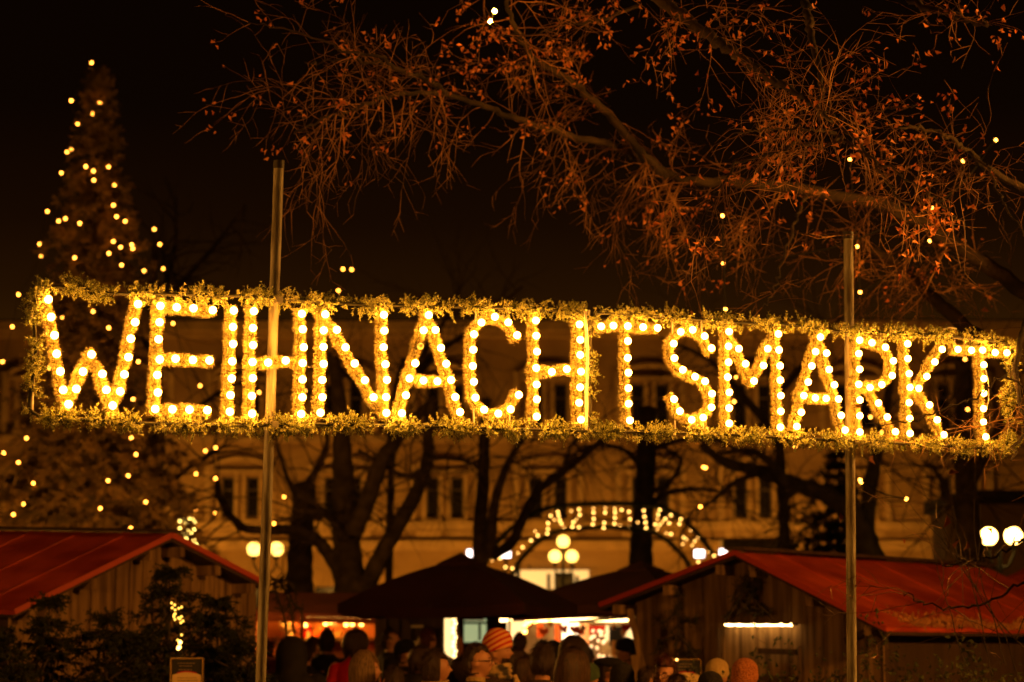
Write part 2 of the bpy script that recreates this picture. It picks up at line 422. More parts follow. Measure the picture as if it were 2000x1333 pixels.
flood(1366, 1082, 66, 'white flood light glaring at the right foot of the light arch', .26)
flood(917, 1081, 70, 'small white flood light peeping over the top of the big umbrella', .14)
flood(1412, 1080, 70, 'white flood light between the arch foot and the right hut ridge', .2)

# pale corner pillar at the right, lit from beside
a, b = P(1862, 1100, 60), P(1884, 1000, 60)
t = thing('stone_pillar', 'tall pale stone pillar beside the right globe lamps', 'pillar', (a[0], 60, 0))
g = G(); g.box(a[0] - .16, b[0], 60, 60.5, .5, P(1870, 985, 60)[2]); g.build('shaft', M['stucco'], t)
g = G(); g.box(a[0] - .3, b[0] + .14, 59.85, 60.65, 0, .5); g.build('base', M['stucco'], t)
a = P(1902, 1110, 62); b = P(2080, 880, 62)
t = thing('side_house', 'plain yellowish house wall behind the right globe lamps', 'building', (a[0], 62, 0))
g = G(); z1 = P(1950, 985, 62)[2]; g.box(a[0], a[0] + 5, 62, 68, 0, z1); g.build('wall', M['plaster'], t)
g = G(); g.box(a[0] - .2, a[0] + 5.2, 61.8, 68.2, z1 + .002, z1 + .35); g.build('roof', M['slate'], t)

# ================================================================== STREET LAMPS WITH GLOBES
def lamp(globes, Y, base_px, label, r, gm='globe'):
    p0 = P(base_px, 1200, Y); t = thing('street_lamp', label, 'street lamp', (p0[0], Y, 0), 'globe street lamps')
    zs = [P(x, y, Y)[2] for x, y in globes]; top = max(zs)
    g = G(); ztop = min(zs) - r * 1.6 if len(globes) < 3 else top - r
    g.tube([(p0[0], Y, 0), (p0[0], Y, .5), (p0[0], Y, .55), (p0[0], Y, ztop)], [.12, .12, .06, .045], 10)
    g.build('post', M['iron'], t, True)
    for (x, y) in globes:
        c = P(x, y, Y)
        if abs(c[0] - p0[0]) > .05:
            zz = c[2] - r
            g = G(); g.tube(smooth_path([(p0[0], Y, zz - .45), ((p0[0] * .45 + c[0] * .55), Y, zz - .42), (c[0], Y, zz - .2), (c[0], Y, zz + .01)]), .028, 7)
            g.build('arm', M['iron'], t, True)
        g = G(); g.tube([(c[0], Y, c[2] - r - .09), (c[0], Y, c[2] - r * .93)], [r * .3, r * .5], 10); g.build('collar', M['iron'], t)
        g = G(); g.sphere((0, 0, 0), r, 20, 12); o = g.build('globe', M[gm], None, True); o.parent = t
        o.location = tuple(c - wloc(t))
lamp([(1100, 1060), (1085, 1087), (1116, 1087)][:0] + [(1100, 1058), (1084, 1087), (1117, 1087)], 76, 1100, 'street lamp with three glowing globes under the light arch', .19)
lamp([(496, 1073), (540, 1073)], 64, 518, 'street lamp with two globes behind the left sign pole', .18)
lamp([(1931, 1048), (1979, 1047)], 47, 1955, 'street lamp with two large globes above the right red roof', .165, 'rightglobe')

lamp([(184, 1100), (216, 1100)], 94, 200, 'added fill lamp hidden behind the ridge of the left hut', .245, 'fillglobe')  # start of the unseen lamps added to light the building front
lamp([(1010, 1172)], 94, 1010, 'unseen added single globe lamp behind the gap of the two umbrellas', .245, 'fillglobe')
lamp([(620, 1172)], 94, 620, 'unseen added globe lamp behind the rust roofed stall', .245, 'fillglobe')
lamp([(1250, 1138)], 94, 1250, 'unseen added globe lamp behind the second umbrella', .245, 'fillglobe')
lamp([(1452, 1106)], 94, 1452, 'unseen added globe lamp behind the gable top of the right hut', .245, 'fillglobe')
lamp([(400, 1118)], 94, 400, 'unseen added globe lamp behind the right slope of the left hut', .245, 'fillglobe')
lamp([(800, 1168)], 94, 800, 'unseen added single globe lamp behind the big umbrella', .245, 'fillglobe')
lamp([(1634, 1112), (1668, 1112)], 94, 1651, 'added fill lamp hidden behind the ridge of the right hut', .245, 'fillglobe')
# two unseen lamps added near the camera, beyond both edges, for the inferred street light
def near_lamp(x, Y, z, label):
    t = thing('street_lamp', label, 'street lamp', (x, Y, 0), 'globe street lamps')
    g = G(); g.tube([(x, Y, 0), (x, Y, .5), (x, Y, .55), (x, Y, z - .2)], [.12, .12, .06, .045], 10); g.build('post', M['iron'], t, True)
    for s_ in (-1, 1):
        g = G(); g.tube(smooth_path([(x, Y, z - .65), (x + s_ * .2, Y, z - .6), (x + s_ * .34, Y, z - .4), (x + s_ * .34, Y, z - .19)]), .028, 7); g.build('arm', M['iron'], t, True)
        g = G(); g.sphere((0, 0, 0), .2, 20, 12); o = g.build('globe', M['nearglobe'] if x > 0 else M['leftglobe'], None, True); o.parent = t; o.location = (s_ * .34, 0, z)
lamp([(84, 1108), (112, 1108)], 33, 98, 'added fill lamp hidden behind the left hut, below the Christmas tree', .14, 'treefill')  # unseen lamp added to light the Christmas tree from below
near_lamp(7.6, 12.6, 5.0, 'two-globe street lamp just outside the right edge of the photo')
near_lamp(-6.6, 10.0, 3.0, 'two-globe street lamp just outside the left edge of the photo')
# ================================================================== THE LETTER SIGN
SP = Plane(70, 10.4, 1975, 12.9)
PR = .042
def z1(l): return [(x / 2.857, 500 + y / 2.857) for x, y in l]
def z2(l): return [(650 + x / 2.857, 520 + y / 2.857) for x, y in l]
def z3(l): return [(1300 + x / 2.857, 540 + y / 2.857) for x, y in l]
# each letter: strokes as rows of bulbs (the last flag of a stroke says whether its ends run on a little)
LET = [
 ('W', z1, [[(268,243),(286,343),(302,441),(318,547),(336,647),(352,747),(382,829)], [(382,829),(428,740),(464,648),(512,553)], [(512,553),(567,655),(592,750),(630,835)], [(630,835),(672,758),(690,660),(717,564),(730,462),(752,370),(772,270)]]),
 ('E', z1, [[(895,280),(895,372),(888,468),(890,580),(878,663),(878,763),(869,854)], [(895,280),(987,288),(1080,296),(1182,303)], [(890,580),(980,575),(1074,582),(1170,585)], [(869,854),(961,857),(1053,857),(1157,865)]]),
 ('I', z1, [[(1305,305),(1302,397),(1298,493),(1295,588),(1291,684),(1286,779),(1285,872)]]),
 ('H', z1, [[(1417,308),(1415,402),(1413,496),(1410,594),(1410,684),(1408,779),(1405,879)], [(1410,594),(1494,597),(1594,585),(1689,599)], [(1687,322),(1692,412),(1692,509),(1689,599),(1689,694),(1684,788),(1684,883)]]),
 ('N', z1, [[(1814,328),(1807,415),(1805,511),(1803,602),(1800,692),(1797,787),(1791,876)], [(1814,328),(1879,415),(1928,511),(1979,602),(2035,691),(2085,789),(2156,878)], [(2144,328),(2146,419),(2142,513),(2151,604),(2155,694),(2156,789),(2156,878)]]),
 ('A', z2, [[(537,274),(509,360),(487,449),(458,545),(431,630),(405,725),(383,822)], [(537,274),(576,355),(602,455),(632,547),(660,635),(682,733),(713,817)], [(431,630),(509,638),(586,641),(660,635)]]),
 ('C', z2, [[(1028,387),(980,315),(904,285),(832,315),(788,382),(785,466),(783,558),(787,647),(795,731),(846,802),(922,826),(994,799),(1036,722)]]),
 ('H', z2, [[(1135,303),(1136,390),(1139,477),(1134,571),(1137,659),(1137,747),(1137,838)], [(1134,571),(1220,589),(1305,573),(1385,588)], [(1379,328),(1380,411),(1381,496),(1385,588),(1382,673),(1379,764),(1385,857)]]),
 ('T', z2, [[(1497,340),(1567,334),(1647,335),(1732,341),(1812,346)], [(1647,335),(1648,422),(1648,511),(1650,597),(1650,683),(1652,768),(1656,860)]]),
 ('S', z3, [[(258,404),(216,334),(153,299),(87,313),(44,377),(46,460),(96,524),(164,560),(219,586),(260,656),(260,731),(210,789),(144,798),(80,755),(48,683)]]),
 ('M', z3, [[(356,306),(350,391),(351,479),(351,562),(354,649),(354,733),(355,822)], [(356,306),(407,402),(445,490),(493,580)], [(493,580),(545,498),(573,403),(630,322)], [(630,322),(636,413),(640,499),(639,583),(640,667),(643,755),(643,841)]]),
 ('A', z3, [[(863,338),(838,421),(816,502),(792,592),(770,668),(756,759),(731,841)], [(863,338),(896,429),(912,521),(939,606),(963,686),(977,777),(1002,860)], [(770,668),(837,680),(898,682),(963,686)]]),
 ('R', z3, [[(1082,357),(1080,433),(1081,516),(1075,605),(1082,691),(1083,779),(1085,869)], [(1082,357),(1150,370),(1228,395),(1271,470),(1267,555),(1208,604),(1141,620),(1075,605)], [(1141,620),(1191,708),(1236,788),(1283,870)]]),
 ('K', z3, [[(1352,378),(1353,458),(1360,542),(1361,623),(1362,705),(1363,791),(1366,877)], [(1361,623),(1412,627),(1457,558),(1500,479),(1545,407)], [(1412,627),(1473,719),(1515,801),(1555,886)]]),
 ('T', z3, [[(1634,408),(1707,411),(1771,411),(1840,424),(1907,426)], [(1771,411),(1774,493),(1774,572),(1775,653),(1776,735),(1774,814),(1789,896)]]),
]
base = SP.at(1000, 1225); 
sign = thing('market_sign', 'wide sign spelling WEIHNACHTSMARKT in tinsel letters studded with glowing bulbs, on two poles', 'sign', (base[0], base[1], 0))
rng = np.random.default_rng(7)
g = G(); g.sphere((0, 0, 0), .0168, 12, 8); g.segs([-SP.n * .034], [-SP.n * .014], np.array([.010]), np.array([.010]), 8, 1); proto = g.build('bulb', [M['bulb'], M['cap']], None, True); BM_ = proto.data; bpy.data.objects.remove(proto)
g = G(); g.sphere((0, 0, 0), .0158, 12, 8); g.segs([-SP.n * .034], [-SP.n * .014], np.array([.010]), np.array([.010]), 8, 1); proto = g.build('bulb', [M['deadbulb'], M['cap']], None, True); BD_ = proto.data; bpy.data.objects.remove(proto)
def stroke(gg, pts, closed=False):
    """tinsel: a core tube and thousands of fine foil strips standing out from it"""
    q = smooth_path(pts, 5); L = np.linalg.norm(np.diff(q, axis=0), axis=1).sum()
    gg.tube(q, .014, 7, True, 1)
    n = int(L * 8200); d = np.r_[0, np.cumsum(np.linalg.norm(np.diff(q, axis=0), axis=1))]
    t = rng.uniform(0, L, n); c = np.stack([np.interp(t, d, q[:, k]) for k in range(3)], 1)
    c2 = np.stack([np.interp(np.clip(t + .01, 0, L), d, q[:, k]) for k in range(3)], 1); c1 = np.stack([np.interp(np.clip(t - .01, 0, L), d, q[:, k]) for k in range(3)], 1)
    ax = c2 - c1; ax /= np.linalg.norm(ax, axis=1)[:, None] + 1e-9
    r = rnd_dirs(rng, n); r -= ax * (r * ax).sum(1)[:, None]; r /= np.linalg.norm(r, axis=1)[:, None] + 1e-9
    dd = r + ax * rng.normal(0, .38, n)[:, None]; dd /= np.linalg.norm(dd, axis=1)[:, None]
    lump = 1 + .10 * np.sin(t * 37 + rng.uniform(0, 6)) + .08 * np.sin(t * 83)
    needles(gg, c + r * .009, dd, .026 * lump * rng.uniform(.72, 1.16, n),   .0031, rng, 0)
for name, zf, strokes in LET:
    gg = G(); done = {}
    for s_ in strokes:
        px = zf(s_)
        pl = [SP.at(x, y, PR) - SP.n * PR for x, y in px]
        e0 = pl[0] + (pl[0] - pl[1]) / np.linalg.norm(pl[0] - pl[1]) * .026; e1 = pl[-1] + (pl[-1] - pl[-2]) / np.linalg.norm(pl[-1] - pl[-2]) * .026
        stroke(gg, [e0] + pl + [e1])
        for k, (x, y) in zip(s_, px): done[k] = (x, y)
    lo = gg.build('letter', [M['tinsel'], M['tcore']], sign); lo['label'] = 'tinsel letter ' + name + ' with glowing bulbs'
    for k, (x, y) in done.items():
        p = SP.at(x, y, PR); dead = (name == 'A' and k == (487, 449))
        b = bpy.data.objects.new('bulb', BD_ if dead else BM_); COL.objects.link(b); b.parent = lo
        b.location = tuple(p - wloc(sign) + rng.normal(0, .0015, 3))
        if dead: b['label'] = 'unlit clear bulb'
def garland(pts, rad, dens, seed, Lp=.052, lump=True):
    r_ = np.random.default_rng(seed); gg = G()
    q = smooth_path(pts, 8); gg.tube(q, .008, 6, True, 1)
    L = np.linalg.norm(np.diff(q, axis=0), axis=1).sum(); n = int(L * dens); d = np.r_[0, np.cumsum(np.linalg.norm(np.diff(q, axis=0), axis=1))]
    t = r_.uniform(0, L, n * 2); ww = .55 + .35 * np.sin(t * 23 + seed) + .3 * np.sin(t * 61 + 2 * seed); t = t[r_.random(n * 2) < ww * .95][:n]; n = len(t); c = np.stack([np.interp(t, d, q[:, k]) for k in range(3)], 1)
    ax = np.stack([np.interp(np.clip(t + .03, 0, L), d, q[:, k]) for k in range(3)], 1) - c; ax /= np.linalg.norm(ax, axis=1)[:, None] + 1e-6
    r = rnd_dirs(r_, n); r -= ax * (r * ax).sum(1)[:, None]; r /= np.linalg.norm(r, axis=1)[:, None] + 1e-9
    dd = r + ax * r_.normal(0, .7, n)[:, None]; dd /= np.linalg.norm(dd, axis=1)[:, None]
    big = r_.random(n) < .07; kk = np.where(big, r_.uniform(1.15, 1.75, n), r_.uniform(.55, 1.0, n)) * rad
    sprigs(gg, c + r * (kk * .35)[:, None], dd, Lp * .9, 22, .017, .0040, r_, 0, 1)
    sel = big; sprigs(gg, c[sel] + r[sel] * (kk[sel] * .5)[:, None], dd[sel], Lp * 1.15, 28, .017, .0040, r_, 0, 1)
    return gg
TOP = [(70,575),(80,563),(120,561),(160,563),(200,573),(300,575),(400,577),(500,580),(600,588),(700,595),(850,599),(1000,603),(1140,610)]
TOP2 = [(1160,613),(1200,612),(1300,619),(1400,628),(1550,636),(1650,649),(1800,653),(1950,668),(1976,676)]
BOT = [(56,800),(75,812),(100,816),(300,828),(480,832),(650,829),(850,834),(1000,838),(1150,842)]
BOT2 = [(1150,842),(1350,847),(1500,853),(1650,861),(1800,868),(1960,876),(1972,872)]
LEFT = [(76,566),(66,600),(68,650),(70,690),(64,740),(58,780),(58,806)]
RIGHT = [(1976,674),(1975,720),(1970,780),(1974,830),(1968,876)]
MID = [(1150,625),(1153,680),(1151,730),(1153,790),(1149,842)]
for k, (l, rr, dens) in enumerate(((TOP, .032, 360), (TOP2, .032, 360), (BOT, .036, 430), (BOT2, .036, 430), (LEFT, .034, 380), (RIGHT, .033, 400), (MID, .024, 260))):
    o = garland([SP.at(x, y, .0) for x, y in l], rr, dens, 40 + k).build('fir_garland', [M['fir'], M['fircore']], sign)
# steel frame behind the garlands
g = G()
for l in (TOP[2:], TOP2, BOT[1:], BOT2[:-1]): g.tube([SP.at(x, y, -.02) for x, y in l], .007, 6)
for xa, ya, xb_, yb in ((70, 570, 62, 806), (1143, 606, 1143, 845), (1150, 606, 1150, 845), (1976, 672, 1968, 874)):
    g.tube([SP.at(xa, ya, -.02), SP.at(xb_, yb, -.02)], .007, 6)
g.build('frame', M['rod'], sign)
g = G()
for x, a, b in ((929, 603, 628), (992, 603, 626), (925, 800, 838), (995, 812, 838), (1313, 622, 650), (1370, 626, 648), (1318, 822, 850), (1373, 826, 852), (1720, 650, 672), (1864, 662, 684), (1312, 622, 640)):
    g.tube([SP.at(x, a, .005), SP.at(x, b, .005)], .0042, 6)
g.tube([SP.at(1143, 608, .035), SP.at(1148, 690, .04), SP.at(1146, 780, .035), SP.at(1146, 840, .03)], .0065, 6)
g.build('tie_rod', M['rod'], sign)
# power cable looping along the frame and over the last T
g = G(); g.tube(smooth_path([SP.at(1922, 712, .05), SP.at(1930, 745, .10), SP.at(1931, 780, .06), SP.at(1926, 800, .05)]), .0035, 5)
g.tube(smooth_path([SP.at(1842, 644, .03), SP.at(1855, 640, .05), SP.at(1868, 643, .03)]), .004, 5)
g.build('cable', M['rod'], sign)
for (tx, ty, bx, by, r0) in ((545, 316, 509, 1333, .0236), (1657, 455, 1664, 1333, .0256)):
    a, b = SP.at(tx, ty, -.056), SP.at(bx, by, -.056); d = (b - a) / np.linalg.norm(b - a)
    foot = a + d * (a[2] / -d[2]); g = G()
    g.tube([a + d * .03, foot], r0, 20); po = g.build('pole', M['pole'], sign, True)
    g = G(); g.tube([a - d * .004, a + d * .034], r0 * 1.08, 20); g.build('pole_cap', M['cap'], po, False)
    g = G()
    for yy in ((590, 832) if tx < 1000 else (645, 862)):
        t_ = (SP.at(tx, yy, -.056)[2] - a[2]) / d[2]; c = a + d * t_
        g.tube([c - d * .02, c + d * .02], r0 * 1.12, 16)
        g.bar(c + SP.n * .02, c + SP.n * .07, .03, .03)
    g.build('clamp', M['rod'], po)
# ================================================================== MARKET HUTS
def hut(label, pl, apex, eL, eR, wallL, wallR, far, seed, door=None):
    r_ = random.Random(seed)
    A = pl.at(*apex); L = pl.at(*eL); Rr = pl.at(*eR); F_ = far - A
    hv = np.array((F_[0], F_[1], 0)); hl = np.linalg.norm(hv); hu = hv / hl
    t = thing('market_hut', label, 'market hut', (A[0] + hv[0] / 2, A[1] + hv[1] / 2, 0), 'wooden market huts with red roofs')
    # roof: two sheets of red felt with a timber underside
    g = G(); u = G(); th = np.array((0, 0, .035))
    for E in (L, Rr):
        q = [A, E, E + F_, A + F_] if E is Rr else [E, A, A + F_, E + F_]
        g.hexa([p - th for p in q] + [p for p in q])
        u.hexa([p - th - np.array((0, 0, .03)) for p in q] + [p - th - np.array((0, 0, .003)) for p in q])
    ro = g.build('roof', M['roofred'], t); u.build('roof_boarding', M['darkwood'], ro)
    g = G()
    for E in (L, Rr):
        for o in (0,):
            g.bar(A + F_ * o - hu * .012 + np.array((0, 0, -.01)), E + F_ * o - hu * .012 + np.array((0, 0, -.01)), .020, .048)
    g.build('fascia', M['fascia'], ro)
    g = G(); g.bar(A + np.array((0, 0, .025)) - hu * .03, A + F_ + np.array((0, 0, .025)), .22, .03); g.build('ridge_cap', M['darkwood'], ro)
    for i in range(3):
        for s_ in (-1, 1):
            E = L if s_ < 0 else Rr; p = A + (E - A) * (.12 + .38 * i) - np.array((0, 0, .11))
            g = G(); g.bar(p - hu * .0, p + hu * .3, .07, .09); g.build('purlin', M['wood'], ro)
    g = G()
    for k in range(1, 6):   # lapped felt joints running down both slopes
        for E in (L, Rr):
            o = F_ * (k / 6 + r_.uniform(-.03, .03)); up = np.array((0, 0, .004)); g.bar(A + o + up, E + o + up, .05, .006)
    g.build('felt_joint', M['roofred'], ro)
    # gable wall of upright boards, set back under the roof
    back = hu * .22; g = G(); x0, x1 = wallL, wallR; x = x0
    def zroof(p):
        tt = np.dot(p - A, pl.t); e = L if tt < 0 else Rr; te = np.dot(e - A, pl.t)
        return A[2] + (e[2] - A[2]) * (tt / te) - .07
    P0 = A + back
    a = np.dot(pl.at(wallL, 1225) - A, pl.t); b = np.dot(pl.at(wallR, 1225) - A, pl.t); s = a
    while s < b - .01:
        w = r_.uniform(.10, .15); e = min(s + w - .006, b); off = r_.uniform(-.006, .008)
        p, q = P0 + pl.t * s, P0 + pl.t * e; n = pl.n * off
        zs, ze = zroof(p - back), zroof(q - back)
        def c(v, z, k): w_ = v + n - pl.n * k; return (w_[0], w_[1], z)
        g.hexa([c(p, .02, 0), c(q, .02, 0), c(q, .02, .022), c(p, .02, .022), c(p, zs, 0), c(q, ze, 0), c(q, ze, .022), c(p, zs, .022)])
        if s + w > 0 > s:  # keeps the apex board closed
            pass
        s += w
    wa = g.build('gable_wall', M['wood'], t)
    # side walls
    g = G()
    for s_, E in ((a, L), (b, Rr)):
        p = P0 + pl.t * s_; z = zroof(p - back); q = p + hu * (hl - .5)
        zf = z + F_[2] * .8
        n = pl.t * (.02 if s_ == a else -.02)
        g.hexa([(p[0], p[1], .02), (q[0], q[1], .02), (q[0] + n[0], q[1] + n[1], .02), (p[0] + n[0], p[1] + n[1], .02), (p[0], p[1], z - .02), (q[0], q[1], zf - .02), (q[0] + n[0], q[1] + n[1], zf - .02), (p[0] + n[0], p[1] + n[1], z - .02)])
    q0, q1 = P0 + pl.t * a + hu * (hl - .5), P0 + pl.t * b + hu * (hl - .5)
    g.hexa([(q0[0], q0[1], .02), (q1[0], q1[1], .02), (q1[0] + hu[0] * .02, q1[1] + hu[1] * .02, .02), (q0[0] + hu[0] * .02, q0[1] + hu[1] * .02, .02)] +
           [(q0[0], q0[1], 1.7), (q1[0], q1[1], 1.7), (q1[0] + hu[0] * .02, q1[1] + hu[1] * .02, 1.7), (q0[0] + hu[0] * .02, q0[1] + hu[1] * .02, 1.7)])
    g.build('side_wall', M['darkwood'], t)
    return t, P0, pl
LP = Plane(25, 20.6, 505, 22.3)
lh, lP0, _ = hut('left wooden hut under a dark red roof, half hidden by fir trees', LP, (334, 1043), (26, 1193), (516, 1137), 52, 534, P(-180, 1034, 23.6), 3)
RP = Plane(1180, 23.4, 1732, 20.9)
rh, rP0, _ = hut('right wooden hut with a bright red roof and a light strip on its gable', RP, (1437, 1077), (1172, 1180), (1732, 1226), 1216, 1700, P(1925, 1108, 26.3), 4)
# hatch on the right gable, its rail and the light strip over it
def wp(x, y, off): return Plane.at(RP, x, y, off - .22 * abs(1))  # on the boarded wall face
g = G()
for y, h in ((1272, .03), (1325, .03)):
    g.bar(wp(1482, y, .05), wp(1556, y + 2, .05), .03, .05)
g.bar(wp(1562, 1262, .05), wp(1562, 1330, .05), .05, .03, up=(1, 0, 0))
g.bar(wp(1404, 1228, .05), wp(1404, 1330, .05), .045, .03, up=(1, 0, 0))
g.build('hatch_batten', M['darkwood'], rh)
g = G(); g.bar(wp(1652, 1252, .06), wp(1712, 1226, .06), .05, .05); g.build('brace', M['darkwood'], rh)
t0 = wp(1416, 1221, .07)
ls = thing('light_strip', 'thin bright light strip across the gable of the right hut', 'light strip', t0)
g = G(); g.bar(wp(1412, 1218, .06), wp(1556, 1219.5, .06), .05, .012); g.build('batten', M['darkwood'], ls)
g = G(); xs = np.linspace(1416, 1546, 15)
g.tube([wp(x, 1219.5 + (i % 2) * .5 + 1, .075 + .004 * math.sin(i * 2.3)) for i, x in enumerate(xs)], [.008 + .006 * abs(math.sin(i * 1.7)) for i in range(15)], 7); g.build('tube', M['tube'], ls, True)
# third roof end at the right edge
A = P(1960, 1130, 31); t = thing('market_hut', 'dark red hut roof corner at the right edge below the globe lamps', 'market hut', (A[0] + 1.5, 32.5, 0), 'wooden market huts with red roofs')
g = G(); e = P(2150, 1075, 31); f = P(1960, 1130, 34); g.slab([P(1958, 1131, 31), P(2200, 1205, 30), P(2260, 1075, 32), P(2120, 1052, 33)], .06); g.build('roof', M['roofred'], t)
g = G(); g.box(A[0] + .35, A[0] + 2.6, 31.2, 33.5, 0, 2.2); g.build('wall', M['darkwood'], t)

# ================================================================== UMBRELLAS
def umbrella(px, apy, Y, half, rimdz, label, rot, polecol='umbpole', dx=0):
    A = P(px, apy, Y); t = thing('market_umbrella', label, 'umbrella', (A[0], Y, 0), 'big dark market umbrellas')
    n = 8; rimz = A[2] - rimdz; g = G(); ang = [rot + i * PI / 2 for i in range(4)]
    cs = [np.array((A[0] + half * math.cos(a), Y + half * math.sin(a), rimz)) for a in ang]
    m = [(cs[i] + cs[(i + 1) % 4]) / 2 for i in range(4)]
    def surf(u, v, i):  # u from apex to rim, v along the side
        e = cs[i] * (1 - v) + cs[(i + 1) % 4] * v
        p = A * (1 - u) + e * u
        return p + np.array((0, 0, .06 * math.sin(PI * u) - .05 * u * math.sin(PI * v) + .0))
    for i in range(4):
        N = 8; V = []; 
        for a in range(N + 1):
            for b in range(N + 1): V.append(surf(.10 + .9 * a / N, b / N, i))
        f = [(a * (N + 1) + b, a * (N + 1) + b + 1, (a + 1) * (N + 1) + b + 1, (a + 1) * (N + 1) + b) for a in range(N) for b in range(N)]
        V = np.array(V); g.add(V, f); 
        val = [surf(1, b / N, i) for b in range(N + 1)]; low = [v - np.array((0, 0, .12 + .012 * (k % 2))) for k, v in enumerate(val)]
        g.add(val + low, [(k, k + 1, N + 2 + k, N + 1 + k) for k in range(N)])
    g.build('canopy', M['umb'], t, True)
    g = G(); cap = np.array((0, 0, .05)); q = [A * .80 + c * .20 + cap for c in cs]
    for i in range(4): g.add([A + cap * 1.6, q[i], q[(i + 1) % 4], q[i] - cap * 1.2, q[(i + 1) % 4] - cap * 1.2], [(0, 1, 2)]); g.add([q[i], q[(i + 1) % 4], q[(i + 1) % 4] - cap * 1.2, q[i] - cap * 1.2], [(0, 1, 2, 3)])
    g.build('vent_cap', M['umb'], t)
    g = G(); g.tube([(A[0] + dx, Y, 0), (A[0], Y, A[2] - .02)], .034, 12); g.build('pole', M[polecol], t, True)
    for c in cs + m:
        g = G(); g.bar(A - np.array((0, 0, .12)), c - np.array((0, 0, .05)), .025, .03); g.build('rib', M['darkwood'], t)
    g = G(); g.tube([(A[0] + dx, Y, 0), (A[0] + dx, Y, .08)], [.36, .33], 20); g.build('foot', M['iron'], t)
    return A, rimz
umbrella(900, 1092, 30, 1.66, .56, 'dark market umbrella with a reddish pole in the middle of the crowd', R(-62))
umbrella(1252, 1106, 35, 1.75, .52, 'second dark market umbrella, behind the left slope of the right hut', R(-80))

# ================================================================== STALLS
def bulbs_on(t, pts, r, m, name='bulb', wire=True):
    g = G(); g.sphere((0, 0, 0), r, 10, 7); pr = g.build('bulb', m, None, True); me = pr.data; bpy.data.objects.remove(pr)
    for p in pts:
        b = bpy.data.objects.new(name, me); COL.objects.link(b); b.parent = t; b.location = tuple(p - wloc(t))
# long stall with a rust roof behind the left sign pole
Y = 36; a, b = P(594, 1208, Y), P(728, 1208, Y)
t = thing('market_stall', 'warmly lit stall with a row of round bulbs under its rust red roof', 'market stall', ((a[0] + b[0]) / 2, Y, 0), 'open lit market stalls')
x0, x1 = P(500, 1200, Y)[0], P(732, 1200, Y)[0]
g = G(); r0, r1 = P(585, 1196, Y - .6), P(868, 1206, Y - .6); r2, r3 = P(878, 1160, Y + 1.6), P(612, 1157, Y + 1.6)
r0[0] = P(498, 1196, Y - .6)[0]; r3[0] = P(520, 1157, Y + 1.6)[0]
g.slab([r0, r1, r2, r3], .05); g.add([r0 - (0, 0, .05), r1 - (0, 0, .05), r1 - (0, 0, .13), r0 - (0, 0, .13)], [(0, 1, 2, 3)]); g.build('roof', M['redcanvas'], t)
g = G(); g.box(x0, x1 + .02, Y + 1.5, Y + 1.55, .02, 2.25); g.box(x0 - .03, x0, Y - .2, Y + 1.5, .02, 2.0); g.box(x1 + .021, x1 + .06, Y - .2, Y + 1.5, .02, 2.05); g.build('wall', mat('stall_boards', (.62, .26, .07), .8, col2=(.35, .13, .04), scale=1.5), t)
g = G(); g.box(x0 + .01, x1, Y - .25, Y + .15, .92, .98); g.box(x0 + .01, x1, Y - .2, Y - .17, .02, .915); g.build('counter', M['darkwood'], t)
bulbs_on(t, [P(x, y, Y - .2) for x, y in ((590,1210),(603,1208),(615,1208),(628,1208),(641,1208),(654,1208),(666,1208),(677,1208),(691,1211),(706,1209),(719,1208))], .042, M['warmbulb'], 'stall_bulb')
bulbs_on(t, [P(x, y, Y + .9) for x, y in ((646,1215),(655,1214),(682,1214),(688,1219),(706,1219),(703,1213),(671,1214),(596,1222),(636,1218),(676,1220))], .034, M['warmbulb'], 'stall_bulb')
tl = G(); tl.tube([(x0 + .3, Y + .7, 2.02), (x1 - .2, Y + .7, 2.02)], .018, 8); tl.build('tube_lamp', emit('stall_amber_tube', (1, .36, .035), 42), t, True)
# goods hanging and standing on the stall
rr = random.Random(5)
for i in range(16):
    x = rr.uniform(x0 + .15, x1 - .1); z = rr.uniform(1.05, 1.75) ; y = Y + rr.uniform(.9, 1.4)
    g = G(); w = rr.uniform(.05, .11); rings = []
    for k, (zz, q) in enumerate(((0, .5), (.06, 1), (.16, .95), (.22, .45), (.27, .5))):
        rings.append([(x + w * q * math.cos(s), y + w * q * math.sin(s), z + zz) for s in np.linspace(0, 2 * PI, 10, endpoint=False)])
    g.loft(rings)
    o = g.build('clay_jar', M[rr.choice(['orange', 'cream', 'red', 'umbpole', 'strawl'])], None, True)
    o['label'] = 'jar or ornament for sale on the shelves of the warmly lit stall'; o['category'] = 'jar'; o['group'] = 'goods in the warmly lit stall'
g = G()
for z in (1.03, 1.33, 1.63): g.box(x0 + .02, x1 - .01, Y + .9, Y + 1.49, z - .03, z)
g.build('shelf', M['darkwood'], t)
# dark booth with a pale notice
Y = 34; a, b = P(732, 1200, Y), P(864, 1200, Y)
t = thing('wooden_booth', 'dark wooden booth with a shop board and a pale notice', 'booth', ((a[0] + b[0]) / 2, Y, 0))
g = G(); n = 11; w = (b[0] - a[0]) / n
for i in range(n): g.box(a[0] + i * w, a[0] + (i + 1) * w - .008, Y - .01 * (i % 2), Y + .04, .02, P(800, 1196, Y)[2])
g.box(a[0], b[0], Y + .05, Y + 1.6, .02, 2.0); g.build('wall', M['darkwood'], t)
g = G(); p, q = P(737, 1206, Y - .1), P(838, 1189, Y - .1); pts = np.linspace(p[0], q[0], 9)
V = [(x, Y - .1 - .03 * math.sin(i), q[2] - .035 * math.sin(PI * i / 8)) for i, x in enumerate(pts)] + [(x, Y - .1 - .03 * math.sin(i), p[2] - .02 * math.sin(PI * i / 8)) for i, x in enumerate(pts)]
